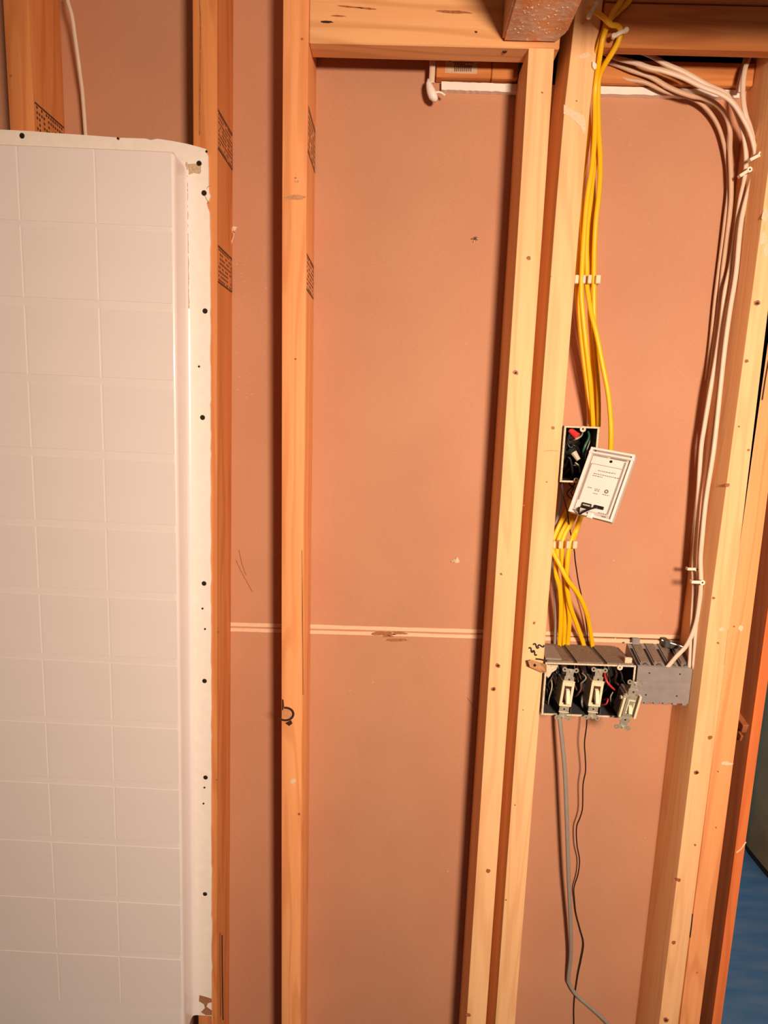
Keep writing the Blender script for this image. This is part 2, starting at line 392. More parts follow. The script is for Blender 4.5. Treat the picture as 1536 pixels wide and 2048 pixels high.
# ------------------------------------------------------------------ studs
def vboard(name, anchors, width, label, d0=0.0, depth=3.5, z0=FLZ, z1=TOPZ, mat=WOOD, bev=0.07, chR=None, skip=None):
    """upright board: anchors [(px,row)] along its front-left edge; chR(z) gives the size of the chamfer at the front right edge"""
    A = sorted([(at(x, y, d0).z, at(x, y, d0).x) for x, y in anchors])
    def X(z):
        if len(A) == 1: return A[0][1]
        if z <= A[0][0]: a, b = A[0], A[1]
        elif z >= A[-1][0]: a, b = A[-2], A[-1]
        else:
            for a, b in zip(A, A[1:]):
                if a[0] <= z <= b[0]: break
        return a[1] + (z-a[0])/(b[0]-a[0])*(b[1]-a[1])
    bm = bmesh.new(); st = []; n = 26
    for i in range(n+1):
        z = z0+(z1-z0)*i/n; x = X(z); w = width; c = chR(z) if chR else bev; b_ = bev
        y0, y1 = PLANE+d0, PLANE+d0+depth
        loop = [(x+b_, y0), (x+w-c, y0), (x+w-c*0.3, y0+c*0.35), (x+w, y0+c), (x+w, y1-0.02), (x, y1-0.02), (x, y0+b_), (x+b_*0.3, y0+b_*0.3)]
        st.append([bm.verts.new((a, b, z)) for a, b in loop])
    for i in range(n):
        for k in range(8): bm.faces.new((st[i][k], st[i][(k+1) % 8], st[i+1][(k+1) % 8], st[i+1][k]))
    bm.faces.new(st[0]); bm.faces.new(list(reversed(st[-1])))
    o = make(name, bm, mat, org=(X(z0)+width/2, PLANE+d0+depth/2, z0)); smooth_angle(o, 30)
    tag(o, label, 'stud', 'wall studs'); o['_X'] = 0
    del o['_X']; return o, X
SG = 'wall studs'
ds = -0.0
studA, XA = vboard('wall_stud', [(384.5, 0), (385.5, 200), (391.5, 1200), (396, 2000)], 1.5, 'pine wall stud half hidden behind the right edge of the white tub surround', mat=WOODD)
studA['label'] = 'pine wall stud running down the right edge of the white tub surround'
def chB(z):
    t = max(0.0, min(1.0, (6-z)/22)); return 0.07+0.36*t*(0.8+0.2*math.sin(z*0.7))
studB, XB = vboard('wall_stud', [(565.5, 60), (563.7, 400), (562.7, 1200), (562.7, 2000)], 1.56, 'lone pine stud with large cracked knot between the tub surround and the wide bay', mat=WOODR, chR=chB)
ctop = at(1075, 97, 0).z
studC, XC = vboard('wall_stud', [(1054, 150), (1039.5, 400), (987.3, 1200), (935.5, 2000)], 1.55, 'short pine stud carrying the left header, left one of the close pair', z1=ctop, mat=WOOD)
studD, XD = vboard('wall_stud', [(1150, 30), (1132, 180), (1112.7, 400), (1052, 1200), (993.8, 2000)], 1.56, 'pine stud with white plaster smear, carrying the yellow cables and switch boxes', mat=WOOD)
studE, XE = vboard('wall_stud', [(1560, 150), (1529, 400), (1422, 1200), (1324, 2000)], 1.5, 'knotty pine stud that the white cables run along, left half of the doubled stud', mat=WOOD)
studF, XF = vboard('wall_stud', [(1512, 800), (1464, 1200), (1365.3, 2000)], 1.55, 'smooth pine stud next to the door jamb, right half of the doubled stud', mat=WOODR)
studG, XG = vboard('wall_stud', [(5, 0), (19, 256)], 1.55, 'pine stud standing above the left end of the tub surround', z0=10.0, mat=WOODD)

def knot(parent, x, y, r, ry=None, d=0.0, mat=KNOT, ringed=False):
    ry = ry or r*0.8
    o = blob('knot', x, y, r, ry, d, mat, parent, 0.006, 0.18, 11, random.uniform(-0.5, 0.5))
    if r > 4: blob('knot', x+0.5, y+0.5, r*0.5, ry*0.45, d, KNOTD if r > 5 else CRACK, parent, 0.010, 0.3, 9)
for x, y, r in ((1057, 516, 5), (1031, 745, 6), (1002, 1148, 3), (995, 1331, 5.5), (987, 1378, 5.5), (976, 1742, 5), (937, 2030, 5), (1084, 185, 2.5), (1047, 1011, 1.6)): knot(studC, x, y, r)
for x, y, r in ((1106, 856, 4), (1093, 964, 2), (1102, 553, 1.6), (1068, 1246, 3.2), (1153, 202, 2), (1046, 1420, 1.6), (1030, 1610, 1.8), (1012, 1800, 2)): knot(studD, x, y, r)
for x, y, r in ((1514, 606, 7), (1493, 722, 4.6), (1478, 853, 2.4), (1455, 970, 5), (1427, 1196, 3.2), (1436, 1286, 2.8), (1420, 1475, 5), (1393, 1545, 5.5), (1390, 1690, 2.6), (1357, 1760, 5), (1347, 1885, 4.5), (1332, 2040, 6)): knot(studE, x, y, r)
for x, y, r in ((1468, 1253, 2.2), (1436, 1543, 2), (1432, 1655, 1.8), (1394, 1945, 2), (1497, 900, 3)): knot(studF, x, y, r)
for x, y, r in ((591, 356, 2.2), (591, 718, 2.6), (598, 1628, 3), (604, 78, 3), (583, 1563, 2)): knot(studB, x, y, r)
for x, y, r in ((436, 1255, 2.5), (437, 1264, 2.5), (433, 1560, 2.0)): knot(studA, x, y, r)
for x, y, r in ((22, 152, 3),): knot(studG, x, y, r)
# the cracked knot of stud B
kp = []
for k in range(17):
    a = math.radians(-100+k*(250/16)); kp.append((571+18*math.cos(a), 1428+14*math.sin(a)*1.05))
inner = []
for k in range(17):
    a = math.radians(-100+k*(250/16)); inner.append((570+14.0*math.cos(a), 1428+10.5*math.sin(a)))
patch('knot_crack', kp+inner[::-1], 0.0, KNOTD, studB, 0.008)
blob('knot', 573, 1428, 9.5, 10, 0.0, plain('pale_knot', (214, 148, 100), 0.6, noise=0.2, nscale=200), studB, 0.02, 0.12, 12)
patch('knot_crack', [(564, 1398), (567, 1400), (568, 1412), (566, 1420), (564, 1421)], 0, KNOTD, studB, 0.006)
patch('knot_crack', [(570, 1446), (582, 1440), (585, 1447), (578, 1452)], 0, KNOTD, studB, 0.009)
blob('stain', 588, 395, 21, 5, 0.0, plain('grey_stain', (212, 152, 104), 0.8, noise=0.3, nscale=200), studB, 0.006, 0.2, 16)
blob('gouge', 586, 1563, 5, 6, 0.0, PLASTER, studB, 0.008, 0.35, 10)
blob('gouge', 593, 363, 4, 3, 0.0, STAINP, studB, 0.008, 0.3, 9)
# long cracks
def crack(parent, pts, wd=0.03, d=0.0, mat=CRACK):
    bm = bmesh.new(); tube(bm, [at(x, y, d) for x, y in pts], wd, 0.008, 5, 4); make('crack', bm, mat, parent)
crack(studA, [(399, 0), (401, 60), (400, 150), (399, 270)], 0.045, mat=CRACK)
crack(studA, [(444, 1870), (444.5, 1960), (446, 2040)], 0.05, mat=KNOTD)
crack(studE, [(1456, 1260), (1448, 1330)], 0.0 + 0.012)
crack(studF, [(1385, 1828), (1383, 1850), (1380, 1875)], 0.05, mat=KNOTD)
crack(studF, [(1537, 720), (1530, 760), (1524, 800)], 0.06, mat=KNOTD)
crack(studD, [(1088, 903), (1100, 901), (1116, 902)], 0.012)
crack(studB, [(604, 1100), (606, 1300), (607, 1390)], 0.02)
# dried plaster on stud D
patch('plaster_smear', [(1127, 209), (1134, 213), (1145, 221), (1158, 226), (1167, 232), (1171, 244), (1171, 262), (1167, 268), (1160, 252), (1150, 243), (1141, 236), (1133, 231), (1127, 228)], 0.0, PLASTER, studD, 0.02, 0.6)
blob('plaster_smear', 1168, 112, 13, 4, 0.0, PLASTER, studD, 0.015, 0.4, 13, -0.2)
blob('plaster_smear', 1443, 1258, 5, 4, 0.0, PLASTER, studE, 0.008, 0.4, 9); blob('plaster_smear', 1482, 1256, 5, 5, 0.0, PLASTER, studF, 0.008, 0.4, 9)
blob('plaster_smear', 1452, 1527, 11, 3.5, 0.0, PLASTER, studF, 0.008, 0.4, 9)
for x, y in ((1530, 430), (1526, 478), (1533, 500)): blob('plaster_smear', x, y, 6, 14, 0.0, PLASTER, studE, 0.01, 0.3, 10, 0.3)
# black marker squiggles on stud D
for cx, cy, a, s in ((1062, 1300, 0.5, 1), (1069, 1306, 0.5, 1), (1072, 1292, 0.3, 1.1), (1082, 1292, -0.4, 1.1)):
    pts = []
    for k in range(9):
        t = k/8*2-1; ux = t*6*s; uy = math.sin(t*3.0)*3.2*s
        pts.append(at(cx+ux*math.cos(a)-uy*math.sin(a), cy+ux*math.sin(a)+uy*math.cos(a), 0))
    bm = bmesh.new(); tube(bm, pts, 0.062, 0.01, 5, 3); make('marker_scribble', bm, MARKER, studD)

# ink stamps printed on the stud sides
def stamp(parent, X, w, f_top, f_bot, depth=3.4, rows=8, cols=6, d_start=0.15):
    """f_top, f_bot: (px,row) of the stamp's upper and lower line where it meets the front right edge"""
    zt, zb = at(*f_top, 0).z, at(*f_bot, 0).z
    bm = bmesh.new()
    def seg(da, za, db, zb_, t):
        for s in (0,):
            xa = X((za+zb_)/2)+w
            a, b = sorted((da, db)); c, e = sorted((za, zb_))
            if b-a < 1e-6: a, b = a-t/2, a+t/2
            if e-c < 1e-6: c, e = c-t/2, c+t/2
            box(bm, (xa-0.001, PLANE+a, c), (xa+0.008, PLANE+b, e))
    seg(d_start, zt, depth, zt, 0.12); seg(d_start, zb, depth, zb, 0.12); seg(depth, zb, depth, zt, 0.07)
    for i in range(rows):
        for j in range(cols*2):
            if random.random() < 0.16: continue
            a = d_start+0.1+(depth-d_start-0.25)*(j+0.15)/(cols*2); b = a+(depth-d_start)/(cols*2)*0.55
            z = zb+(zt-zb)*(i+0.6)/(rows+0.2); h = (zt-zb)/rows*0.5
            xa = X(z)+w; box(bm, (xa-0.001, PLANE+a, z-h/2), (xa+0.008, PLANE+b, z+h/2))
    make('ink_stamp', bm, INK, parent)
stamp(studA, XA, 1.5, (434, 490), (435, 562)); stamp(studA, XA, 1.5, (431, 217), (433, 294), rows=9)
stamp(studB, XB, 1.56, (611, 507), (610, 577)); stamp(studB, XB, 1.56, (613, 210), (612, 300))
stamp(studG, XG, 1.55, (65, 202), (68, 290))
# the wear line on stud sides
# ------------------------------------------------------------------ headers, blocking, joist
def hboard(name, x0, x1, zb, zt, d0, th, label, cat, mat, bev=0.06, tiltz=0.0, group=None, z1b=None):
    bm = bmesh.new(); box(bm, (x0, PLANE+d0, zb), (x1, PLANE+d0+th, zt), bev)
    o = make(name, bm, mat, org=((x0+x1)/2, PLANE+d0+th/2, zb)); tag(o, label, cat, group); return o
hz = at(840, 91, 0).z
hdrL = hboard('header_board', XB(24)+1.57, 9.15, hz, hz+7.2, 0.0, 1.5, 'pine header board with dark pitch slits spanning the wide bay above the short stud', 'header', WOODX)
rz = at(1350, 97, 0).z
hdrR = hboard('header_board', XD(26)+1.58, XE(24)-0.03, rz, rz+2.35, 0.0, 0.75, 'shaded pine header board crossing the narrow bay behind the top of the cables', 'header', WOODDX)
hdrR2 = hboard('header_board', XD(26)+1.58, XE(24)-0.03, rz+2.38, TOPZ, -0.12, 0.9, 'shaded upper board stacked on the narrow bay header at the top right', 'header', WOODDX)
for x, y, rx, ry, m in ((654, 44, 12, 2.6, KNOTD), (734, 17, 18, 2.0, CRACK), (700, 14, 26, 1.5, CRACK), (910, 24, 34, 3.0, CRACK), (952, 64, 3, 2, KNOTD), (676, 32, 14, 1.6, CRACK)):
    blob('pitch_slit', x, y, rx, ry, 0.0, m, hdrL, 0.008, 0.2, 14, 0.05 if y > 20 else 0.1)
blob('knot', 1009, 104, 5, 3, 0.4, KNOTD, hdrL, 0.1, 0.2, 9)
# joist over the short stud, end butting the header
j0 = at(1004, 84, -0.05); jr = at(1128, 84, -0.05)
jz = at(1060, 84, -0.05).z
bm = bmesh.new()
prism(bm, [Vector((j0.x, PLANE-0.04, jz)), Vector((jr.x-0.45, PLANE-0.04, jz)), Vector((jr.x-0.05, PLANE-0.9, jz)), Vector((jr.x+0.05, -40, jz)), Vector((j0.x, -40, jz))], (0, 0, TOPZ-jz-0.02))
bmesh.ops.bevel(bm, geom=[e for e in bm.edges], offset=0.12, segments=2, affect='EDGES')
bmesh.ops.subdivide_edges(bm, edges=[e for e in bm.edges if e.calc_length() > 20], cuts=30)
jo = make('ceiling_joist', bm, JOIST, org=((j0.x+jr.x)/2, 0, jz)); tag(jo, 'ceiling joist with foam-spattered underside ending above the close pair of studs', 'joist')
for k in range(34):
    y = PLANE-0.9-abs(random.gauss(0, 1.6)); x = random.uniform(j0.x+0.5, jr.x-0.4); bm = bmesh.new()
    disc(bm, (x, y, jz), random.uniform(0.03, 0.09), 0.03, (0, 0, -1), 7, random.uniform(0.03, 0.07), top=0.02); make('foam_speck', bm, PLASTER, jo)
# blocking across the back of the bays
pb = at(950, 158, 2.9)
blkz = pb.z
b1x = (at(872, 150, 2.75).x, at(982.5, 150, 2.75).x)
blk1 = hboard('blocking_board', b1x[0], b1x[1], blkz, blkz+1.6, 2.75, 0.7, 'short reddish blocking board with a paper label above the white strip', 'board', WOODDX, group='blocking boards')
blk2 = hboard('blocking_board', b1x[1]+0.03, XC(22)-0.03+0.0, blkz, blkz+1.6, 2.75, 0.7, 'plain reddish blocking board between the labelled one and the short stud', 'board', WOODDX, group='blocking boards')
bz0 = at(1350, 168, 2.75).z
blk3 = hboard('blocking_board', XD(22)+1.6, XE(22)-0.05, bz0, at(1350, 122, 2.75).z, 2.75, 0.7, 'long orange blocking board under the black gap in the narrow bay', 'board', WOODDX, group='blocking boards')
# label sticker
lt, lb = (892, 118), (955, 148)
patch('label_sticker', [(891, 116), (955, 118), (954, 148), (890, 146)], 2.75, LABEL, blk1, 0.01)
for k in range(9): patch('barcode', [(909+k*4, 130+random.uniform(-1, 1)), (911+k*4, 130), (910.5+k*4, 143), (908.6+k*4, 143)], 2.74, INK, blk1, 0.006)
for y0, x0, x1 in ((121, 896, 903), (124, 906, 948), (127, 908, 930)): patch('label_print', [(x0, y0), (x1, y0+1), (x1, y0+2.4), (x0, y0+1.4)], 2.74, INK, blk1, 0.006)
# white strips
def strip_thing(px0, px1, r0, r1, h, d, x0lim, x1lim, label):
    bm = bmesh.new(); a = at(px0, r0, d); b = at(px1, r1, d); a2 = at(px0, r0+h, d); b2 = at(px1, r1+h, d)
    n = 24; T = []; B = []
    for i in range(n+1):
        t = i/n; T.append(a.lerp(b, t)+Vector((0, 0, random.uniform(-.012, .012)))); B.append(a2.lerp(b2, t)+Vector((0, 0, random.uniform(-.03, .02))))
    prism(bm, T+B[::-1], (0, 3.49-d, 0)); o = make('trim_strip', bm, WHITE); tag(o, label, 'trim strip', 'white strips under the blocking'); return o
s1 = strip_thing(883, 1034, 163, 168, 16, 3.1, 0, 0, 'white trim strip in the wide bay beside the hanging cable end')
s2 = strip_thing(1198, 1479, 172, 180, 15, 3.1, 0, 0, 'long white trim strip in the narrow bay behind the white cables')
# hanging stub of cable with a taped end
st = root('cable_stub', at(864, 200, 3.0), 'short white cable stub with taped teardrop end hanging in the wide bay', 'cable')
bm = bmesh.new(); tube(bm, [at(x, y, 2.6) for x, y in ((866, 108), (865, 130), (864, 150), (863, 166))], 0.2, 0.08, 8, 4); make('flat_cable', bm, WHT, st, smooth=True)
bm = bmesh.new(); pts = [(857, 158), (858, 168), (861, 178), (864, 188), (867, 197), (869, 203)]; rr = [0.08, 0.2, 0.28, 0.32, 0.3, 0.12]
prev = None
for (x, y), r in zip(pts, rr):
    c = at(x, y, 2.55); rg = [bm.verts.new(c+Vector((math.cos(2*math.pi*k/12)*r, math.sin(2*math.pi*k/12)*r*0.8, 0))) for k in range(12)]
    if prev:
        for k in range(12): bm.faces.new((prev[k], prev[(k+1) % 12], rg[(k+1) % 12], rg[k]))
    else: bm.faces.new(rg)
    prev = rg
bm.faces.new(prev); make('taped_end', bm, WHITE, st, smooth=True)
bm = bmesh.new(); tube(bm, [at(x, y, 2.6) for x, y in ((868, 186), (876, 184), (884, 186), (890, 191))], 0.07, 0.05, 6, 3); make('tape_tail', bm, WHITE, st, smooth=True)

# ------------------------------------------------------------------ door jamb
def jamb():
    d0 = -0.35
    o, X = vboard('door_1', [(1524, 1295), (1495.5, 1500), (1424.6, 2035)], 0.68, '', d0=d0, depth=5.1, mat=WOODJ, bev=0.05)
    for k in ('label', 'category', 'group'):
        if k in o: del o[k]
    o['kind'] = 'structure'; return o, X
jm, XJ = jamb()
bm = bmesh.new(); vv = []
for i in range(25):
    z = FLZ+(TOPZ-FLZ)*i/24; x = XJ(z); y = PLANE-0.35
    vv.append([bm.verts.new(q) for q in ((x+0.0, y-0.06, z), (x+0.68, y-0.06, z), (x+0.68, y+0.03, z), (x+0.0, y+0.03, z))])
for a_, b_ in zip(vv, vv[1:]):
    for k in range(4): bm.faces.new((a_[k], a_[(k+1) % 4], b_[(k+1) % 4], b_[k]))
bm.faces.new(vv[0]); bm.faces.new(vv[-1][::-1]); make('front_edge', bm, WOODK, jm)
cr_ = bmesh.new(); tube(cr_, [at(1473, 1705, -0.42), at(1482, 1698, -0.42), at(1492, 1684, -0.42)], 0.05, 0.02, 5, 3); make('scratch', cr_, PLASTER, jm)
# cedar shims wedged between stud and jamb
sh = root('cedar_shims', at(1488, 1470, 1.2), 'bundle of split cedar shims wedged between the doubled stud and door jamb', 'shim')
for k, (x, y, ww, hh) in enumerate(((1479, 1440, 14, 20), (1490, 1452, 9, 22), (1478, 1466, 15, 14), (1492, 1478, 8, 22), (1482, 1486, 12, 18), (1486, 1464, 8, 12))):
    p = at(x, y, 0.35+0.12*k); q = at(x+ww, y+hh, 0.35+0.12*k)
    bm = bmesh.new(); m = Matrix.Translation((p+q)/2) @ Matrix.Rotation(random.uniform(-0.25, 0.25), 4, 'Y') @ Matrix.Rotation(0.3, 4, 'X')
    hx, hz_ = abs(q.x-p.x)/2*0.85, abs(p.z-q.z)/2*0.9
    box(bm, (-hx, -0.1-0.4*random.random(), -hz_), (hx, 0.9, hz_), 0.03, m); make('shim', bm, WOODD if k % 2 else WOODJ, sh)

# brown cabinet standing in the next room
cab = root('brown_cabinet', (71, 82, FLZ), 'tall dark brown round-cornered cabinet standing on the blue floor beyond the doorway', 'cabinet')
bm = bmesh.new()
cc = []
x0c, x1c, y0c, y1c, rc = 57.9, 85.8, 73.5, 87.5, 4.5
for (ccx, ccy, a0) in ((x0c+rc, y0c+rc, 180), (x1c-rc, y0c+rc, 270), (x1c-rc, y1c-rc, 0), (x0c+rc, y1c-rc, 90)):
    for k in range(9):
        a = math.radians(a0+k*90/8); cc.append(Vector((ccx+rc*math.cos(a), ccy+rc*math.sin(a), FLZ+1.0)))
prism(bm, cc, (0, 0, 58)); smooth_angle(make('carcass', bm, CABI, cab), 30)
bm = bmesh.new(); prism(bm, [Vector((p.x*0.992+0.5, p.y*0.985+1.1, FLZ)) for p in cc], (0, 0, 1.0)); smooth_angle(make('plinth', bm, DARK, cab), 30)
bm = bmesh.new(); prism(bm, [Vector((p.x, p.y, FLZ+59)) for p in cc], (0, 0, 0.8)); smooth_angle(make('cabinet_top', bm, CABI, cab), 30)
bm = bmesh.new(); box(bm, (60, 73.2, FLZ+4), (69.5, 73.5, FLZ+55), 0.1); make('door', bm, CABI, cab)
bm = bmesh.new(); box(bm, (69.8, 73.2, FLZ+4), (79, 73.5, FLZ+55), 0.1); make('door', bm, CABI, cab)

# ------------------------------------------------------------------ tub surround
ts_p = D_(-13.36, -0.16, 15.0)
ts = link(bpy.data.objects.new('tub_surround', None)); ts.location = W(ts_p); ts.rotation_euler = (0, 0.0142, 0)
tag(ts, 'white moulded fibreglass tub surround with square tile pattern and screwed flange', 'shower surround')
Rinv = Matrix.Rotation(0.0142, 4, 'Y').inverted()
def tl(px, py, d):             # pixel -> surround's local inches
    return Rinv @ (at(px, py, d) - ts_p)
# flange
fl = [(0-60, 255), (0, 259), (60, 262), (100, 265.5), (170, 270), (235, 275), (236, 280), (239, 280), (240, 275.5), (290, 277), (302, 280), (315, 277.5), (345, 282), (376, 288), (398, 294), (412, 298), (414, 303), (412, 306), (416, 310), (417, 340), (417, 366), (418, 384), (421, 392), (417, 402), (413, 405), (415, 414), (419, 424)]
yy = 440
while yy < 2060:
    fl.append((420.2+(yy-440)*0.0022+random.uniform(-1.1, 0.7), yy)); yy += random.uniform(9, 30)
P = [tl(x, y, -0.16) for x, y in fl]
P = [Vector((p.x, 0, p.z)) for p in P]
P.append(Vector((P[-1].x, 0, -62))); P.append(Vector((P[0].x-8, 0, -62))); P.append(Vector((P[0].x-8, 0, P[0].z+0.3)))
bm = bmesh.new(); prism(bm, P, (0, 0.15, 0)); make('flange', bm, TUBF, ts, local=True)
# pan: raised panel
def loop(off, y, r, n=8, zb=-62.0, xl=-30.0):
    pts = [Vector((xl, y, off))]
    cx, cz = off-r, off-r
    for k in range(n+1):
        a = math.radians(90-90*k/n); pts.append(Vector((cx+r*math.cos(a), y, cz+r*math.sin(a))))
    pts.append(Vector((off, y, zb))); return pts
PD = -1.74
prof = [(0.34, -0.001, 0.8), (0.16, -0.03, 0.75), (0.06, -0.12, 0.7), (0.03, -0.3, 0.65), (-0.01, -1.3, 0.4), (-0.02, -1.5, 0.3), (-0.08, -1.66, 0.28), (-0.2, PD+0.01, 0.25), (-0.34, PD+0.0, 0.2)]
bm = bmesh.new(); L = [[bm.verts.new(p) for p in loop(*q)] for q in prof]
for a, b in zip(L, L[1:]):
    for k in range(len(a)-1): bm.faces.new((a[k], a[k+1], b[k+1], b[k]))
last = L[-1]; extra = [bm.verts.new((-30, PD, -62))]; bm.faces.new(last+extra)
make('panel', bm, TUB, ts, local=True, smooth=False); smooth_angle(ts.children[-1], 50)
# moulded tiles
tw = 4.60
bm = bmesh.new(); h = tw-0.10
box(bm, (-h/2, -0.022, -h/2), (h/2, 0.03, h/2), 0.0)
bmesh.ops.bevel(bm, geom=[e for e in bm.edges if all(v.co.y < 0 for v in e.verts)], offset=0.02, segments=2, affect='EDGES', profile=0.5)
t0 = make('tile', bm, TUB, ts, (-4.6/2-0.12, PD-0.0, -4.3+2.3), local=True)
tl0 = t0.location.copy()
for c in range(6):
    for r in range(13):
        x = -0.14-tw/2-c*tw; z = -4.30-tw/2-(r-1)*tw
        if r == 0: z = -4.30/2-0.05
        if c == 0 and r == 0: o = t0
        else: o = t0.copy(); link(o)
        o.parent = ts; o.location = Vector((x, PD, z))*I
        if r == 0: o.scale = (1, 1, 0.915)
# screws and fixings
def scr(x, y, r=0.115, mat=SCREW):
    bm = bmesh.new(); p = tl(x, y, -0.16); ctr = Vector((p.x, 0, p.z))
    disc(bm, ctr, r, 0.05, seg=12, top=r*0.75); o = make('screw', bm, mat, ts, local=True)
for x, y in ((44, 271.5), (398, 327), (408, 386), (410, 622), (405, 835), (408, 1167), (409, 1362), (411, 1555), (410, 1788)): scr(x, y, 0.17)
for x, y in ((398, 733), (405, 1217), (410, 1258), (409, 1575), (407, 1607), (236, 277), (413, 303)): scr(x, y, 0.075)
def tpatch(name, pts, mat, th=0.02):
    bm = bmesh.new(); P = [tl(x, y, -0.16) for x, y in pts]; prism(bm, [Vector((p.x, -th, p.z)) for p in P], (0, th, 0)); make(name, bm, mat, ts, local=True)
tpatch('raw_patch', [(375, 329), (390, 327), (402, 331), (402, 344), (399, 348), (388, 346), (377, 350), (373, 343)], RAW)
tpatch('broken_chip', [(399, 2003-13), (423, 1997), (424, 2004), (416, 2006), (413, 2013), (424, 2021), (424, 2030), (412, 2030), (402, 2024), (410, 2016), (408, 2008), (398, 2002)], CHIP)
for pts in (((413, 377), (418, 372), (421, 370)), ((410, 392), (414, 400), (418, 405))):
    bm = bmesh.new(); tube(bm, [Vector((q.x, -0.01, q.z)) for q in (tl(x, y, -0.16) for x, y in pts)], 0.025, 0.02, 4, 2); make('hairline_crack', bm, RAW, ts, local=True)
# rough bead of sealant where panel meets flange
bm = bmesh.new(); pts = []
yy = 325
while yy < 620:
    q = tl(373.5+(yy-325)*0.012, yy, -0.16); pts.append(Vector((q.x+random.uniform(-.02, .02), -0.02, q.z))); yy += 4
tube(bm, pts, 0.07, 0.03, 5, 2); make('sealant_bead', bm, RAW, ts, local=True)

# ------------------------------------------------------------------ cables
def cable(name, pts, mat, label, r=0.165, rb=0.1, cat='cable', group=None, seg=8, n=6, twist=0.0):
    bm = bmesh.new(); P = [at(*p) for p in pts]; tube(bm, P, r, rb, seg, n, twist=twist)
    o = make(name, bm, mat, smooth=True); tag(o, label, cat, group); return o
G = 'yellow cables running down the stud'
Y1 = [(1268, -40, -0.4), (1262, -4, -0.35), (1236, 23, -0.3), (1219, 39, -0.3), (1209, 58, -0.3), (1199, 88, -0.25), (1190, 118, 0.3), (1184, 150, 0.9), (1176, 205, 1.5), (1177, 264, 1.8), (1171, 314, 2.0), (1163, 390, 2.4), (1160, 477, 1.8), (1155, 533, 1.7), (1154, 568, 1.7), (1156, 612, 2.0), (1161, 670, 2.3), (1169, 735, 2.6), (1176, 795, 2.8), (1179, 840, 2.75), (1180, 853, 2.6)]
cable('electrical_cable', Y1, YEL, 'yellow cable closest to the stud, leftmost of the upper bundle', group=G)
Y2 = [(1256, -40, -0.7), (1244, -2, -0.65), (1228, 22, -0.6), (1216, 48, -0.55), (1206, 76, -0.5), (1200, 110, -0.1), (1194, 150, 0.6), (1190, 191, 1.0), (1190, 254, 1.0), (1185, 328, 0.9), (1175, 393, 0.9), (1169, 458, 0.9), (1164, 542, 0.9), (1163, 590, 0.9), (1168, 650, 1.0), (1174, 706, 1.2), (1180, 761, 1.5), (1184, 810, 1.9), (1186, 846, 2.2), (1186, 853, 2.3)]
cable('electrical_cable', Y2, YEL, 'yellow cable curving down into the top of the single wall box', group=G)
Y3 = [(1176, 18, -0.6), (1192, 24, -0.8), (1208, 36, -1.0), (1222, 49, -0.95), (1235, 52, -0.7), (1241, 62, -0.5), (1237, 82, -0.35), (1224, 106, 0.0), (1209, 130, 0.5), (1198, 156, 1.0), (1196, 190, 1.2), (1197, 254, 1.3), (1200, 310, 1.2), (1200, 355, 1.1), (1197, 395, 1.0), (1192, 440, 1.0), (1189, 490, 1.1), (1188, 533, 1.1), (1188, 600, 1.1), (1189, 668, 1.3), (1194, 733, 1.6), (1197, 798, 2.0), (1197, 846, 2.4), (1196, 853, 2.5)]
cable('electrical_cable', Y3, YEL, 'bright yellow cable bulging furthest right halfway down the upper bundle', group=G)
Y4 = [(1190, 200, 1.6), (1188, 260, 1.7), (1192, 310, 1.5), (1186, 350, 1.4), (1181, 400, 1.3), (1175, 450, 1.3), (1173, 500, 1.3), (1174, 545, 1.3), (1174, 572, 1.2), (1182, 624, 0.9), (1193, 668, 0.7), (1206, 733, 0.6), (1216, 785, 0.6), (1221, 835, 0.7), (1222, 880, 0.8), (1218, 930, 1.3), (1205, 980, 1.7), (1186, 1012, 1.9), (1165, 1030, 1.8), (1155, 1056, 1.4), (1146, 1081, 1.2), (1139, 1102, 1.1), (1134, 1136, 1.0), (1133, 1166, 1.2), (1140, 1210, 1.6), (1153, 1247, 2.2), (1166, 1285, 2.8), (1171, 1300, 2.9)]
cable('electrical_cable', Y4, YEL, 'long yellow cable swinging right behind the hanging thermostat plate', group=G)
Y5 = [(1191, 180, 1.9), (1186, 300, 2.0), (1186, 370, 1.9), (1187, 421, 1.7), (1181, 460, 1.6), (1183, 500, 1.7), (1184, 550, 1.9), (1180, 620, 2.0), (1184, 690, 2.1), (1188, 761, 2.2), (1191, 815, 2.5), (1191, 850, 2.7)]
cable('electrical_cable', Y5, YEL, 'yellow cable deepest in the middle of the upper bundle', group=G)
G2 = 'yellow cables between the wall box and the switch box'
L1 = [(1142, 1000, 2.6), (1134, 1022, 2.0), (1124, 1040, 1.6), (1112, 1066, 1.4), (1105, 1085, 1.2), (1107, 1105, 0.9), (1119.5, 1130, 0.6), (1136, 1161, 0.5), (1155, 1186, 0.8), (1168, 1212, 1.2), (1177, 1242, 1.9), (1184, 1285, 2.7), (1186, 1300, 2.9)]
cable('electrical_cable', L1, YEL, 'yellow cable crossing diagonally in front of the lower bundle', group=G2)
L2 = [(1166, 1005, 2.4), (1163, 1025, 2.0), (1156, 1048, 1.6), (1144, 1078, 1.1), (1137, 1102, 1.0), (1134, 1134, 1.0), (1133, 1168, 1.3), (1136, 1205, 1.7), (1139, 1240, 2.1), (1136, 1285, 2.8), (1136, 1300, 2.9)]
cable('electrical_cable', L2, YEL, 'yellow cable dropping in the middle of the lower bundle into the switch box', group=G2)
L3 = [(1158, 1008, 2.2), (1150, 1032, 2.0), (1140, 1050, 1.6), (1128, 1073, 1.4), (1124, 1099, 1.3), (1126, 1137, 1.4), (1129, 1170, 1.6), (1131, 1205, 2.0), (1129, 1250, 2.4), (1128, 1285, 2.9), (1128, 1300, 3.0)]
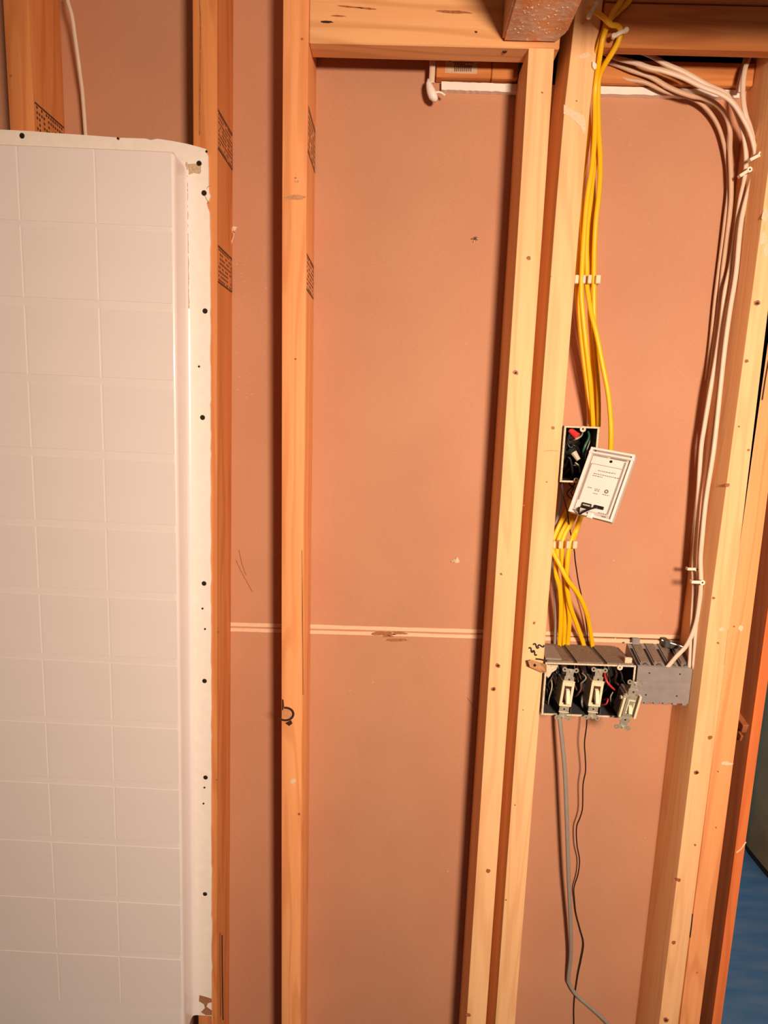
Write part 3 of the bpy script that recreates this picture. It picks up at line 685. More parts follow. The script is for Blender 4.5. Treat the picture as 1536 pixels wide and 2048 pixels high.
cable('electrical_cable', L3, YEL, 'yellow cable lying just behind the middle of the lower bundle', group=G2)
L4 = [(1150, 1008, 2.6), (1144, 1028, 2.2), (1133, 1048, 1.7), (1120, 1072, 1.4), (1115, 1096, 1.2), (1112, 1144, 1.2), (1119, 1174, 1.4), (1122, 1210, 1.7), (1121, 1254, 2.2), (1119, 1285, 2.7), (1119, 1300, 2.9)]
cable('electrical_cable', L4, YEL, 'leftmost yellow cable entering the switch box beside the grey one', r=0.17, group=G2)
cable('electrical_cable', [(1126, 960, 2.8), (1122, 1000, 2.2), (1114, 1040, 1.9), (1102, 1080, 2.0), (1100, 1105, 2.2), (1106, 1150, 2.4), (1110, 1190, 2.3), (1112, 1240, 2.5), (1110, 1285, 3.0), (1110, 1300, 3.1)], GRYC, 'grey cable tucked behind the left of the lower yellow bundle', r=0.13)
cable('thin_wire', [(1118, 955, 1.2), (1126, 990, 0.9), (1134, 1022, 1.3), (1140, 1060, 1.6), (1148, 1098, 1.5), (1150, 1118, 1.6), (1153, 1140, 1.8), (1157, 1165, 2.2), (1163, 1192, 2.6), (1170, 1230, 2.9), (1175, 1270, 3.2), (1176, 1300, 3.2)], BLK, 'thin black wire running behind the crossing yellow cable', r=0.045, rb=0.045, cat='wire')
cable('thin_wire', [(1174, 1425, 2.3), (1173, 1452, 2.2), (1169, 1485, 2.3), (1170.5, 1515, 2.4), (1171, 1542, 2.5), (1166, 1570, 2.6), (1165, 1615, 2.7), (1160, 1635, 2.8), (1153, 1655, 2.9), (1154, 1690, 2.9), (1159, 1720, 3.0), (1156, 1748, 3.1), (1148, 1775, 3.2), (1149, 1800, 3.3), (1152, 1827, 3.35), (1160, 1858, 3.35), (1167, 1887, 3.3), (1162, 1920, 3.3), (1155, 1954, 3.35), (1148, 2008, 3.4), (1148, 2070, 3.4), (1146, 2200, 3.4), (1140, 2400, 3.4), (1130, 2700, 3.4)], BLK, 'thin black wire hanging in waves below the switch box', r=0.05, rb=0.05, cat='wire')
cable('electrical_cable', [(1118, 1428, 2.4), (1121, 1454, 2.2), (1126, 1500, 2.0), (1130, 1550, 1.9), (1133, 1621, 1.9), (1137, 1748, 2.1), (1141, 1843, 2.5), (1142, 1906, 2.8), (1137, 1955, 3.1), (1139, 1968, 3.2), (1154, 1991, 3.1), (1187, 2020, 3.0), (1220, 2052, 3.0), (1256, 2100, 3.0), (1270, 2200, 3.1), (1262, 2400, 3.2), (1240, 2700, 3.2)], GRYC, 'grey cable hanging below the switch box and bending off to the lower right', r=0.16, rb=0.11)
GW = 'white cables looping over to the right hand stud'
cable('electrical_cable', [(1185, 92, 2.6), (1200, 101, 2.4), (1233, 116, 2.1), (1272, 126, 1.9), (1300, 136, 1.8), (1325, 141, 1.7), (1366, 155, 1.6), (1403, 173, 1.5), (1441, 188, 1.4), (1466, 206, 1.4), (1487, 238, 1.5), (1501, 267, 1.6), (1510, 301, 1.7), (1511, 325, 1.8), (1505, 354, 1.9), (1488, 415, 2.0), (1480, 461, 1.9), (1472, 546, 1.8), (1460, 620, 1.7), (1450, 693, 1.6), (1442, 766, 1.5), (1433, 852, 1.4), (1426, 910, 1.3), (1412, 1000, 1.3), (1404, 1080, 1.2), (1401, 1120, 1.2), (1402, 1161, 1.1), (1399.5, 1198, 1.2), (1392, 1246, 1.3), (1375, 1288, 1.3), (1352, 1314, 1.3), (1332, 1338, 1.35)], WHT, 'front white cable running down the right stud and slanting into the grey box', group=GW)
cable('electrical_cable', [(1195, 60, 2.4), (1215, 88, 2.2), (1241, 98, 2.0), (1272, 101, 1.9), (1303, 112, 1.8), (1333, 129, 1.8), (1370, 145, 1.8), (1416, 171, 1.8), (1449, 186, 1.8), (1462, 203, 1.9), (1476, 234, 2.0), (1487, 268, 2.1), (1492, 304, 2.2), (1492, 335, 2.3), (1488, 365, 2.4), (1480, 404, 2.4), (1471, 470, 2.5), (1462, 530, 2.5), (1450, 583, 2.4), (1442, 650, 2.4), (1432, 717, 2.3), (1421, 780, 2.2), (1409, 852, 2.3), (1402, 900, 2.3), (1396, 1000, 2.2), (1390, 1090, 2.1), (1387, 1140, 2.0), (1388, 1180, 1.9), (1385, 1230, 1.8), (1382, 1290, 1.5), (1379, 1338, 1.35)], WHT, 'second white cable clipped twice to the inner face of the right stud', group=GW)
cable('electrical_cable', [(1190, 118, 2.7), (1225, 126, 2.6), (1262, 140, 2.5), (1300, 153, 2.45), (1340, 176, 2.4), (1380, 191, 2.4), (1406, 196, 2.5), (1433, 209, 2.6), (1452, 232, 2.7), (1460, 262, 2.8), (1460, 300, 2.8), (1462, 350, 2.8), (1462, 400, 2.9), (1456, 460, 3.0), (1446, 540, 3.0), (1438, 620, 3.0), (1428, 700, 2.9), (1416, 800, 2.8), (1408, 900, 2.7), (1399, 1000, 2.6), (1392, 1100, 2.4), (1391, 1180, 2.2), (1390, 1240, 1.8), (1387, 1295, 1.65), (1384, 1338, 1.5)], TANC, 'dim tan cable deepest in the bundle against the inner face of the right stud', group=GW)
cable('electrical_cable', [(1499, 96, 2.4), (1498, 113, 2.2), (1490, 138, 1.9), (1486, 171, 1.7), (1487, 204, 1.6), (1492, 232, 1.6), (1500, 255, 1.8), (1507, 285, 2.0), (1508, 312, 2.2), (1502, 350, 2.3), (1485, 415, 2.4), (1476, 470, 2.2), (1468, 546, 2.1), (1457, 620, 2.0), (1447, 693, 1.9), (1439, 766, 1.8), (1429, 852, 1.7), (1418, 940, 1.7), (1407, 1020, 1.6), (1400, 1090, 1.6), (1398, 1161, 1.5), (1395, 1220, 1.4), (1391, 1280, 1.3), (1387, 1338, 1.2)], WHT, 'white cable coming straight down from the top right corner behind the front one', group=GW)
cable('electrical_cable', [(1496, 100, 2.9), (1488, 130, 2.7), (1480, 160, 2.6), (1477, 185, 2.6)], WHT, 'short white cable end poking out in the top right corner', group=GW)
cable('electrical_cable', [(1225, 152, 2.9), (1260, 160, 2.8), (1290, 165, 2.7), (1330, 183, 2.7), (1370, 193, 2.8), (1400, 206, 2.9), (1425, 232, 3.0), (1443, 270, 3.05), (1455, 330, 3.1), (1457, 380, 3.1), (1450, 440, 3.15), (1440, 520, 3.2), (1430, 600, 3.2), (1421, 690, 3.2), (1413, 760, 3.15)], TANC, 'dim tan cable sweeping lowest across the top of the narrow bay', r=0.13, group=GW)
cable('electrical_cable', [(131, -30, 1.2), (135, 0, 1.2), (144, 33, 1.3), (150, 74, 1.5), (156, 117, 1.7), (161, 155, 1.9), (165, 187, 2.0), (171, 267, 2.2), (175, 330, 2.3)], WHT, 'thin white cable hanging behind the top of the tub surround', r=0.13, rb=0.09)

# ------------------------------------------------------------------ staples and clips
def cable_clip(px, py, d, rot, label, grp, s=1.0, mat=STAPLE):
    p = at(px, py, d); o = root('cable_staple', p, label, 'cable staple', grp)
    m = Matrix.Translation(p) @ Matrix.Rotation(rot, 4, 'Y')
    bm = bmesh.new(); box(bm, (-0.30*s, -0.22, -0.10*s), (0.22*s, -0.12, 0.10*s), 0.03, m); box(bm, (-0.34*s, -0.22, -0.10*s), (-0.26*s, 0.1, 0.10*s), 0.02, m); make('strap', bm, mat, o)
    bm = bmesh.new()
    for v0 in (0,):
        q = m @ Vector((0.33*s, -0.12, 0)); ring(bm, q, 0.17*s, 0.06*s, 0.13)
    make('nail_eye', bm, mat, o)
    bm = bmesh.new(); disc(bm, m @ Vector((0.33*s, -0.1, 0)), 0.07*s, 0.1, seg=8); make('nail', bm, SCREW, o)
    return o
gs = 'cable staples on the right stud'
cable_clip(1507, 317, 1.3, -0.5, 'white cable staple on the outer bend of the white cables near the top', gs)
cable_clip(1486, 348, 2.0, -0.6, 'white cable staple just below the outer one at the top bend', gs)
cable_clip(1382, 1137, 1.7, 0.0, 'upper of the two white cable staples above the grey box', gs)
cable_clip(1391, 1163, 0.9, 0.0, 'lower of the two white cable staples above the grey box', gs, 1.1)
gt = 'staples at the top of the yellow cables'
def flat_staple(pa, pb, d, label):
    a, b = at(*pa, d), at(*pb, d); o = root('cable_staple', (a+b)/2, label, 'cable staple', gt)
    bm = bmesh.new(); tube(bm, [a, (a+b)/2+Vector((0, -0.1, 0)), b], 0.13, 0.05, 8, 4); make('strap', bm, STAPLE, o, smooth=True)
    for q in (a, b):
        bm = bmesh.new(); disc(bm, q+Vector((0, 0.06, 0)), 0.14, 0.16, seg=10); make('nail_eye', bm, STAPLE, o)
flat_staple((1178, 33), (1191, 10), -0.9, 'white staple holding the folded yellow cable to the stud top')
flat_staple((1227, 73), (1252, 61), -0.65, 'white staple over the yellow cable below its fold')
blob('foam_crumb', 1187, 133, 5, 8, 0.0, STAPLE, studD, 0.15, 0.3, 9)
def stacker(teeth, y, d, label):
    a, b = at(teeth[0][0], y, d), at(teeth[-1][1], y, d); o = root('cable_stacker', a.lerp(b, 0.5), label, 'cable clip', 'clear cable stackers')
    bm = bmesh.new(); box(bm, (a.x, a.y+0.75, a.z-0.22), (b.x, a.y+0.85, a.z+0.22), 0.02); make('back_bar', bm, CLIP, o)
    for u, v in teeth:
        p, q = at(u, y, d), at(v, y, d)
        bm = bmesh.new(); box(bm, (p.x, p.y, p.z-0.27), (q.x, p.y+0.8, p.z+0.27), 0.04); make('tooth', bm, CLIP, o)
stacker(((1150, 1158), (1165, 1172), (1176, 1184), (1192, 1202)), 558, 0.75, 'clear cable stacker clamping the upper yellow cables')
stacker(((1106, 1112), (1118, 1125), (1133, 1141), (1146, 1155)), 1090, 0.7, 'clear cable stacker clamping the lower yellow cables below the hanging plate')

# ------------------------------------------------------------------ single gang box with wires
def openbox(name, x0, x1, z0, z1, d0, d1, label, rim=0.1, mat=PVCD, slant=0.0):
    o = root(name, D_((x0+x1)/2, (d0+d1)/2, z0), label, 'electrical box', 'electrical boxes')
    y0, y1 = PLANE+d0, PLANE+d1; t = rim
    bm = bmesh.new()
    box(bm, (x0, y0+0.03, z0), (x0+t, y1, z1)); box(bm, (x1-t, y0+0.03, z0), (x1, y1, z1))
    box(bm, (x0+t, y0+0.03, z0), (x1-t, y1, z0+t)); box(bm, (x0+t, y0+0.03, z1-t), (x1-t, y1, z1))
    make('housing', bm, mat, o)
    bm = bmesh.new(); box(bm, (x0+t, y1-t, z0+t), (x1-t, y1, z1-t)); make('back_plate', bm, INNER, o)
    bm = bmesh.new()
    for a, b in (((x0-.01, z0-.01), (x0+t+.02, z1+.01)), ((x1-t-.02, z0-.01), (x1+.01, z1+.01)), ((x0+t+.02, z0-.01), (x1-t-.02, z0+t+.01)), ((x0+t+.02, z1-t-.01), (x1-t-.02, z1+.01))):
        box(bm, (a[0], y0, a[1]), (b[0], y0+0.1, b[1]), 0.015)
    make('rim', bm, RIM, o); return o
sb0 = at(1125, 851, -0.3); sb1 = at(1199, 853, -0.3); sbb = at(1122, 964, -0.3)
bx0, bx1, bz1, bz0 = 11.62, sb1.x, sb0.z-0.02, sbb.z
bx0 = max(sb0.x, XD(-2)+1.57)
sbx = openbox('electrical_box', bx0, bx1, bz0, bz1, -0.32, 2.9, 'single open electrical box full of wires behind the hanging thermostat plate')
def ear(o, x, z, d, R=0.17, mat=RIM):
    bm = bmesh.new(); ring(bm, D_(x, d, z), R, 0.06, 0.1); make('screw_ear', bm, mat, o)
ear(sbx, at(1165.5, 858, -.3).x, at(1165.5, 858, -.3).z, -0.25, 0.2); ear(sbx, bx0+1.05, bz0+0.15, -0.25)
def wire(o, pts, mat, r=0.06):
    bm = bmesh.new(); tube(bm, [at(*p) for p in pts], r, r, 6, 4); make('wire', bm, mat, o, smooth=True)
def nut(o, a, b, mat, r=0.17):
    A, B = at(*a), at(*b); bm = bmesh.new(); t = (B-A); L_ = t.length; disc(bm, A, r, L_, t.normalized(), 10, top=r*0.7); make('wire_nut', bm, mat, o, smooth=False)
nut(sbx, (1155, 873, 0.2), (1140, 860, 0.5), REDN, 0.26)
nut(sbx, (1147, 905, 0.3), (1157, 920, 0.1), plain('pale_wire_nut', (196, 186, 160), 0.5), 0.22)
for p, m_, r in (([(1176, 862, 1), (1178, 875, 0.4), (1170, 892, 0.1), (1166, 908, 0.4), (1168, 930, 1.2)], GRNW, .085), ([(1184, 866, 1.4), (1179, 885, 0.6), (1172, 905, 0.3), (1170, 920, 0.5)], CRMW, .04),
                 ([(1136, 865, 1.5), (1133, 880, 0.5), (1140, 895, 0.3), (1150, 890, 0.4), (1162, 885, 1.3)], BLK, .09), ([(1134, 900, 1.5), (1142, 890, 0.3), (1155, 896, 0.3), (1160, 912, 0.8)], BLK, .09),
                 ([(1130, 925, 1.8), (1134, 915, 0.3), (1141, 920, 0.1), (1145, 945, 0.3), (1147, 962, 1.0)], BLK, .09), ([(1140, 880, 1.0), (1152, 878, 0.3), (1162, 872, 0.6), (1165, 865, 1.5)], CRMW, .07),
                 ([(1128, 950, 1.6), (1136, 940, 0.6), (1150, 930, 0.2), (1158, 945, 0.5)], BLK, .08), ([(1150, 925, 0.2), (1158, 932, 0.1), (1160, 945, 0.4)], CRMW, .06),
                 ([(1140, 960, 0.6), (1150, 966, 0.3), (1143, 976, 0.3), (1134, 985, 0.4), (1138, 994, 0.2), (1146, 1000, -0.2)], BLK, .05),
                 ([(1133, 956, 0.7), (1140, 970, 0.4), (1148, 975, 0.3), (1142, 986, 0.1), (1150, 996, -0.4)], BLK, .05),
                 ([(1124, 964, 0.6), (1126, 990, 0.6), (1132, 1012, 0.4), (1136, 1024, 0.2), (1146, 1020, -0.4)], BRN, .05)):
    wire(sbx, p, m_, r)
# ------------------------------------------------------------------ thermostat back plate dangling from its wires
TL_, TR_ = at(1182, 893, -0.7), at(1270, 909, -2.5)
BL_ = min((at(1136, 1022, -4+k*0.02) for k in range(200)), key=lambda p: abs((p-TL_).dot(TR_-TL_)))
eu = (TR_-TL_); Wd = eu.length; eu.normalize(); ev = (BL_-TL_); ev = ev-eu*ev.dot(eu); Hd = ev.length; ev.normalize(); en = eu.cross(ev).normalized()
if en.y > 0: en = -en
th = root('thermostat_plate', TL_+eu*Wd/2+ev*Hd, 'white thermostat back plate hanging by wires in front of the open wall box', 'thermostat')
def TP(u, v, n=0.0): return TL_ + eu*u + ev*v + en*n
def tbox(name, u0, v0, u1, v1, n0, n1, mat, bev=0.0):
    bm = bmesh.new(); vs = box(bm, (u0, v0, n0), (u1, v1, n1), bev)
    for v in bm.verts: v.co = TP(*v.co)
    return make(name, bm, mat, th)
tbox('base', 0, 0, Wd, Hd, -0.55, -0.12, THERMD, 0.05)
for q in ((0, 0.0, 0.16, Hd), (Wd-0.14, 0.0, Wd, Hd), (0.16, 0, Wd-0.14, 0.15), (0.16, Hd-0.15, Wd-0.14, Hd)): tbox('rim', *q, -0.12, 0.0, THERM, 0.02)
tbox('top_lip', -0.02, 0.27, Wd+0.05, 0.42, -0.16, 0.04, THERM, 0.03)
tbox('label_plate', 0.30, 0.55, Wd-0.30, Hd-0.35, -0.14, -0.06, THERM, 0.02)
tbox('inner_groove', 0.42, 1.05, Wd-0.48, 1.09, -0.07, -0.055, GROOVE); tbox('inner_groove', 0.33, 1.05, 0.42, Hd-0.9, -0.07, -0.055, GROOVE); tbox('inner_groove', Wd-0.46, 0.6, Wd-0.33, Hd-0.4, -0.07, -0.05, GROOVE); tbox('inner_groove', 0.2, 0.16, Wd-0.16, 0.26, -0.13, -0.10, GROOVE); tbox('inner_groove', 0.3, 0.47, Wd*0.45, 0.5, -0.07, -0.05, GROOVE); tbox('inner_groove', Wd*0.52, 0.47, Wd-0.35, 0.51, -0.07, -0.05, PRINT)
for v, a, b in ((1.42, 0.95, 1.85), (1.40, 1.85, 2.1), (1.66, 0.75, 2.45), (1.80, 0.72, 1.35), (2.62, 0.68, 0.95), (2.62, 1.15, 1.5), (2.72, 1.15, 1.48), (2.92, 1.12, 1.45), (2.86, 1.72, 2.15), (4.05, 1.85, 2.4), (4.22, 2.15, 2.4)):
    x = a
    while x < b:
        w_ = random.uniform(0.05, 0.14); tbox('print', x, v, min(b, x+w_), v+0.05, -0.065, -0.055, PRINT); x += w_+0.04
bm = bmesh.new(); ring(bm, TP(1.9, 2.66, -0.06), 0.13, 0.06, 0.012, en); make('print', bm, PRINT, th)
bm = bmesh.new(); disc(bm, TP(1.55, 0.72, -0.06), 0.09, 0.03, en, 10); make('screw', bm, SCREW, th)
bm = bmesh.new(); disc(bm, TP(0.35, 0.21, -0.1), 0.05, 0.03, en, 8); make('screw', bm, SCREW, th)
tbox('terminal_block', 0.72, 3.68, 1.32, 4.05, -0.10, 0.06, BLK, 0.02); tbox('terminal_strip', 0.80, 3.78, 1.27, 3.88, 0.05, 0.075, IVORY2)
tbox('terminal_block', 1.50, 3.66, 2.1, 3.86, -0.10, 0.06, BLK, 0.02)
bm = bmesh.new(); tube(bm, [TP(1.75, 3.78, 0.08), TP(1.45, 3.95, 0.12), TP(1.05, 4.28, 0.14), TP(0.82, 4.48, 0.1), TP(0.70, 4.3, 0.1), TP(0.62, 4.05, 0.0)], 0.065, 0.05, 6, 4, flat_axis=en); make('wire', bm, BLK, th, smooth=True)
bm = bmesh.new(); tube(bm, [TP(0.82, 4.48, 0.1), TP(0.5, 4.38, 0.05), TP(0.3, 4.3, -0.1), TP(0.0, 4.2, -0.6), TP(-0.3, 3.4, -1.4)], 0.05, 0.05, 6, 4, flat_axis=en); make('wire', bm, CRMW, th, smooth=True)
tbox('latch', 1.25, Hd-0.28, 1.6, Hd+0.1, -0.2, 0.05, THERM, 0.04)
tbox('slot', 0.3, Hd-0.22, 0.75, Hd-0.17, -0.03, 0.005, PRINT)

# ------------------------------------------------------------------ three gang switch box
q0, q1, q2 = at(1087, 1325, -0.4), at(1272, 1334, -0.4), at(1087, 1430, -0.4)
x0 = max(q0.x, XD(-18)+1.58); x1 = q1.x; z1_ = q0.z; z0_ = q2.z
swb = openbox('switch_box', x0, x1, z0_, z1_, -0.4, 2.9, 'wide three gang switch box with paint-spattered rim fixed to the stud', 0.1, PVCD)
# raised panels of the top with dark slots between them
gw = (x1-x0)/3
for i in range(3):
    a = x0+gw*i+0.12; b = x0+gw*(i+1)-0.12
    bm = bmesh.new(); prism(bm, [Vector((a, PLANE-0.28, z1_+0.005)), Vector((b-0.02, PLANE-0.28, z1_+0.005)), Vector((b-0.1, PLANE+1.5, z1_+0.005)), Vector((b-0.15, PLANE+2.85, z1_+0.005)), Vector((a, PLANE+2.85, z1_+0.005))], (0, 0, 0.10)); make('top_panel', bm, PVCT, swb)
bm = bmesh.new(); prism(bm, [Vector((x0+0.05, PLANE-0.1, z1_+0.105)), Vector((x0+1.15, PLANE-0.15, z1_+0.105)), Vector((x0+1.25, PLANE+2.2, z1_+0.105)), Vector((x0+0.2, PLANE+2.5, z1_+0.105))], (0, 0, 0.12)); make('clamp_plate', bm, PVC, swb)
bm = bmesh.new(); box(bm, (x1-0.75, PLANE-0.3, z1_+0.1), (x1-0.25, PLANE-0.05, z1_+0.5), 0.04); make('nail_boss', bm, RIM, swb)
for i in range(1, 3):
    bm = bmesh.new(); box(bm, (x0+gw*i-0.03, PLANE-0.2, z0_+0.1), (x0+gw*i+0.03, PLANE+1.0, z0_+0.5)); box(bm, (x0+gw*i-0.03, PLANE-0.2, z1_-0.5), (x0+gw*i+0.03, PLANE+1.0, z1_-0.1)); make('divider', bm, PVCD, swb)
bm = bmesh.new(); prism(bm, [at(*p, -0.42) for p in ((1091, 1330), (1116, 1331), (1112, 1340), (1104, 1345), (1100, 1352), (1096, 1356), (1092, 1350))], (0, 0.1, 0)); make('plaster_blob', bm, RIM, swb)
ear(swb, x0+gw*2.45, z1_-0.12, -0.42, 0.2)
# wires inside
for k in range(30):
    gi = k % 3; xx = x0+gw*(gi+0.15+0.7*random.random()); m_ = random.choice((BLK, BLK, BLK, BRN, INNER, GRYC, BRN))
    bm = bmesh.new(); P = []
    zt = z1_-0.3; 
    for j in range(5):
        P.append(Vector((xx+random.uniform(-0.3, 0.3), PLANE+random.uniform(0.3, 1.6) if 0 < j < 4 else PLANE+2.4, zt-(z1_-z0_-0.6)*j/4)))
    P = [Vector((min(max(p.x, x0+0.2), x1-0.2), p.y, p.z)) for p in P]
    tube(bm, P, 0.07, 0.07, 6, 4); make('wire', bm, m_, swb, smooth=True)
for p, m_, r in (([(1209, 1342, 0.5), (1210, 1352, 0.0), (1215, 1365, -0.3), (1224, 1375, -0.3), (1231, 1381, 0.0)], REDW, .085), ([(1206, 1400, 1.0), (1216, 1396, 0.2), (1212, 1408, 0.0), (1200, 1409, 0.6)], REDW, .06),
                 ([(1234, 1345, 1.0), (1230, 1362, 0.2), (1238, 1370, -0.2), (1250, 1380, -0.3)], BRN, .09), ([(1100, 1350, 0.8), (1104, 1372, 0.2), (1098, 1396, 0.2), (1096, 1410, 1.0)], CRMW, .05),
                 ([(1163, 1345, 0.6), (1172, 1356, 0.1), (1160, 1368, 0.4)], GRYC, .06), ([(1170, 1425, 1.0), (1164, 1408, 0.1), (1165, 1390, 0.5)], GRYC, .08), ([(1222, 1412, 0.6), (1221, 1395, -0.2), (1226, 1384, -0.1)], CRMW, .05)):
    wire(swb, p, m_, r)

def switch(c, rotY, tiltX, label, third=False):
    """toggle switch on a steel yoke; c = centre of the yoke (inches), local axes x right, y out of the wall negative, z up"""
    o = root('light_switch', c, label, 'light switch', 'toggle switches in the wide box')
    m = Matrix.Translation(c) @ Matrix.Rotation(rotY, 4, 'Y') @ Matrix.Rotation(tiltX, 4, 'X')
    def add(name, lo, hi, mat, bev=0.02):
        bm = bmesh.new(); box(bm, lo, hi, bev, m); return make(name, bm, mat, o)
    add('yoke', (-0.26, 0.0, -1.62), (0.26, 0.05, 1.62), STEEL, 0.01)
    add('yoke_bridge', (-0.34, -0.05, 0.92), (0.34, 0.03, 1.30), STEEL); add('yoke_bridge', (-0.34, -0.05, -1.30), (0.34, 0.03, -0.92), STEEL)
    for z in (1.72, -1.72):
        add('yoke_end', (-0.3, -0.01, z-0.13), (0.3, 0.04, z+0.13), STEEL)
        for s in (-1, 1):
            bm = bmesh.new(); ring(bm, Vector((0, 0, 0)), 0.17, 0.07, 0.05); bm.transform(m @ Matrix.Translation((s*0.40, 0.03, z+0.06*(1 if z > 0 else -1)))); make('plaster_ear', bm, STEEL, o)
        bm = bmesh.new(); disc(bm, Vector((0, 0, 0)), 0.09, 0.1, seg=9); bm.transform(m @ Matrix.Translation((0.02, -0.01, z))); make('screw', bm, BRIGHT, o)
        bm = bmesh.new(); disc(bm, Vector((0, 0, 0)), 0.06, 0.03, seg=8); bm.transform(m @ Matrix.Translation((0.0, -0.05, z*0.64))); make('screw', bm, SCREW, o)
    add('body', (-0.40, 0.05, -0.95), (0.40, 1.15, 0.95), IVORY2 if not third else PVCT, 0.04)
    if not third:
        add('face_frame', (-0.42, -0.12, -0.88), (-0.24, 0.0, 0.90), IVORY); add('face_frame', (0.24, -0.12, -0.88), (0.42, 0.0, 0.90), IVORY)
        add('face_frame', (-0.24, -0.12, 0.62), (0.24, 0.0, 0.90), IVORY); add('face_frame', (-0.24, -0.12, -0.88), (0.24, 0.0, -0.62), IVORY)
        add('recess', (-0.24, -0.03, -0.62), (0.24, 0.0, 0.62), BRN, 0)
        bm = bmesh.new()
        pr = [Vector((0, 0.0, 0.42)), Vector((0, -0.22, 0.34)), Vector((0, -0.62, -0.42)), Vector((0, -0.55, -0.56)), Vector((0, -0.02, -0.25))]
        prism(bm, [Vector((-0.12, p.y, p.z)) for p in pr], (0.26, 0, 0)); bmesh.ops.bevel(bm, geom=list(bm.edges), offset=0.03, segments=1, affect='EDGES')
        bm.transform(m); make('toggle', bm, IVORY, o)
        add('body_ridge', (-0.42, -0.16, 0.93), (0.42, 0.0, 1.0), IVORY); add('body_ridge', (-0.36, -0.1, -1.36), (0.36, 0.0, -1.30), IVORY)
    else:
        add('face', (-0.34, -0.12, -0.82), (0.34, 0.0, 0.82), STEEL)
        add('side_clamp', (-0.58, -0.2, -0.9), (-0.42, 0.05, 0.85), IVORY); add('side_clamp', (0.44, -0.22, -0.85), (0.60, 0.1, 0.9), IVORY); add('side_body', (-0.56, 0.07, -0.9), (-0.40, 0.95, 0.8), PVCD)
        for z in (-0.9, 0.85):
            bm = bmesh.new(); disc(bm, Vector((0, 0, 0)), 0.12, 0.15, seg=9); bm.transform(m @ Matrix.Translation((-0.5, -0.15, z))); make('screw', bm, BRIGHT, o)
        for q in ((-0.22, 0.44, 0.26, 0.52), (-0.22, -0.52, 0.26, -0.44), (-0.22, -0.44, -0.14, 0.44), (0.18, -0.44, 0.26, 0.3)): add('toggle_frame', (q[0], -0.2, q[1]), (q[2], -0.1, q[3]), IVORY)
        bm = bmesh.new(); prism(bm, [Vector((-0.1, p[0], p[1])) for p in ((-0.1, 0.1), (-0.25, 0.05), (-0.5, -0.34), (-0.4, -0.42), (-0.1, -0.3))], (0.22, 0, 0)); bm.transform(m); make('toggle', bm, IVORY, o)
        bm = bmesh.new(); disc(bm, Vector((0, 0, 0)), 0.13, 0.14, Vector((-1, 0, 0)), seg=9); bm.transform(m @ Matrix.Translation((-0.56, 0.1, 0.5))); make('side_screw', bm, BRIGHT, o)
    return o
switch(at(1133, 1388, -0.75), 0.075, 0.0, 'ivory toggle switch nearest the stud in the wide switch box')
switch(at(1191, 1388, -0.75), 0.065, 0.0, 'ivory toggle switch in the middle of the wide switch box')
switch(at(1258, 1411, -1.5), 0.11, 0.12, 'loose toggle switch dangling out of the right end of the wide box', True)
# torn paper tag nailed by the switch box
tg = root('torn_paper_tag', at(1075, 1335, -0.1), 'torn brown paper tag pinned on the stud at the switch box corner', 'paper scrap')
bm = bmesh.new(); P = [at(*p) for p in ((1056, 1322, -0.5), (1064, 1320, -0.4), (1080, 1325, -0.15), (1093, 1329, -0.5), (1093, 1344, -0.55), (1086, 1346, -0.3), (1072, 1338, -0.2), (1060, 1334, -0.6))]; prism(bm, P, (0, 0.03, 0)); make('tag', bm, PAPER, tg)
bm = bmesh.new(); disc(bm, at(1069, 1330, -0.4), 0.1, 0.08, seg=9); make('nail', bm, SCREW, tg)
bm = bmesh.new(); tube(bm, [at(1072, 1318, -0.1), at(1082, 1319, -0.2), at(1094, 1322, -0.3)], 0.06, 0.03, 5, 3); make('pin', bm, KNOTD, tg)

# ------------------------------------------------------------------ grey two gang box seen from its back
g0, g1, g2 = at(1276, 1333, 1.2), at(1387, 1336, 1.2), at(1279, 1404, 1.2)
gx0, gx1, gz1, gz0 = g0.x, min(g1.x, XE(-18)-0.03), g0.z, g2.z
gb = root('electrical_box', D_((gx0+gx1)/2, 2.4, gz0), 'grey two gang electrical box seen from its flat back, white cables entering on top', 'electrical box', 'electrical boxes')
ztb = at(1300, 1290, 3.3).z
bm = bmesh.new()
y0, y1 = PLANE+1.2, PLANE+3.46
prism(bm, [Vector((gx0, y0, gz1)), Vector((gx0, y1, ztb)), Vector((gx0, y1, gz0-0.5)), Vector((gx0, y0, gz0))], (gx1-gx0, 0, 0)); make('housing', bm, PVC, gb)
n = 4; sw_ = (gx1-gx0)/n
def topz(y): return gz1+(ztb-gz1)*(y-y0)/(y1-y0)
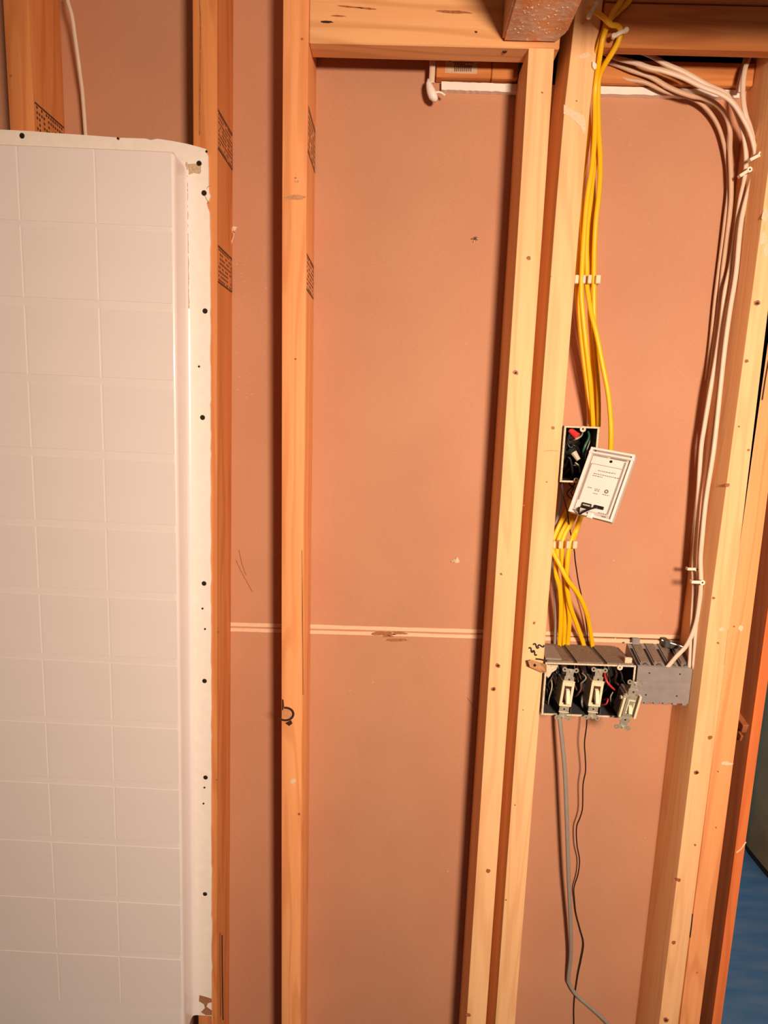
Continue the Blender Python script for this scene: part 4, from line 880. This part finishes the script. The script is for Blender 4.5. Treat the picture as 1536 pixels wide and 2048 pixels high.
for i in range(n):
    a = gx0+sw_*i+0.30; b = gx0+sw_*(i+1)-0.04
    bm = bmesh.new(); prism(bm, [Vector((a, y0+0.35, topz(y0+0.35)+0.0)), Vector((b, y0+0.35, topz(y0+0.35))), Vector((b, y1-0.1, topz(y1-0.1))), Vector((a, y1-0.1, topz(y1-0.1)))], (0, 0, 0.14)); make('clamp_flap', bm, PVCT, gb)
    bm = bmesh.new(); prism(bm, [Vector((a-0.26, y0+0.15, topz(y0+0.15)+0.004)), Vector((a-0.06, y0+0.15, topz(y0+0.15)+0.004)), Vector((a-0.06, y1-0.5, topz(y1-0.5)+0.004)), Vector((a-0.26, y1-0.5, topz(y1-0.5)+0.004))], (0, 0, 0.012)); make('knockout_slot', bm, DARK, gb)
    bm = bmesh.new(); tube(bm, [Vector((a+0.1, y0+0.2, topz(y0)+0.05)), Vector((a+0.35, y0+0.22, topz(y0)+0.16)), Vector((a+0.5, y0+0.15, topz(y0)+0.02))], 0.05, 0.05, 6, 3); make('clamp_tooth', bm, PVCD, gb)
for i in range(6):
    x = gx0+0.25+i*(gx1-gx0-0.5)/5
    bm = bmesh.new(); box(bm, (x-0.2, y0+0.0, gz0-0.16), (x+0.12, y0+0.25, gz0+0.02), 0.02); make('bottom_tab', bm, PVC, gb)
for z, t in ((gz1-1.05, 0.10), (gz1-1.62, 0.10)):
    bm = bmesh.new(); box(bm, (gx0+0.05, y0-0.04, z), (gx1-0.05, y0, z+t), 0.01); make('rib', bm, PVC, gb)
for fx, fz in ((0.22, 0.17), (0.78, 0.17), (0.2, 0.79), (0.77, 0.79)):
    bm = bmesh.new(); disc(bm, Vector((gx0+fx*(gx1-gx0), y0, gz1-fz*(gz1-gz0))), 0.06, 0.01, seg=10); make('screw_hole', bm, DARK, gb)
bm = bmesh.new(); box(bm, (gx0+0.2, y1-0.5, ztb+0.1), (gx0+0.75, y1-0.25, ztb+0.6), 0.04); make('nail_boss', bm, PVC, gb)
bm = bmesh.new(); box(bm, (gx1-1.5, y1-0.9, ztb+0.1), (gx1-1.1, y1-0.1, ztb+0.65), 0.04); box(bm, (gx1-1.1, y1-0.9, ztb+0.05), (gx1-0.2, y1-0.2, ztb+0.35), 0.04); make('nail_boss', bm, PVCD, gb)
bm = bmesh.new(); tube(bm, [Vector((gx1-1.6, y1-0.5, ztb+0.55)), Vector((gx1-0.05, y1-1.1, ztb+0.25))], 0.06, 0.06, 8, smooth_path=False); make('nail', bm, BRIGHT, gb)
bm = bmesh.new(); tube(bm, [Vector((gx0-0.35, y1-0.4, ztb+0.2)), Vector((gx0+0.7, y1-0.4, ztb+0.18))], 0.05, 0.05, 8, smooth_path=False); make('nail', bm, BRIGHT, gb)
bm = bmesh.new(); box(bm, (gx0-0.02, y0, gz0), (gx0, y1, gz1), 0); make('side_wall', bm, PVCD, gb)
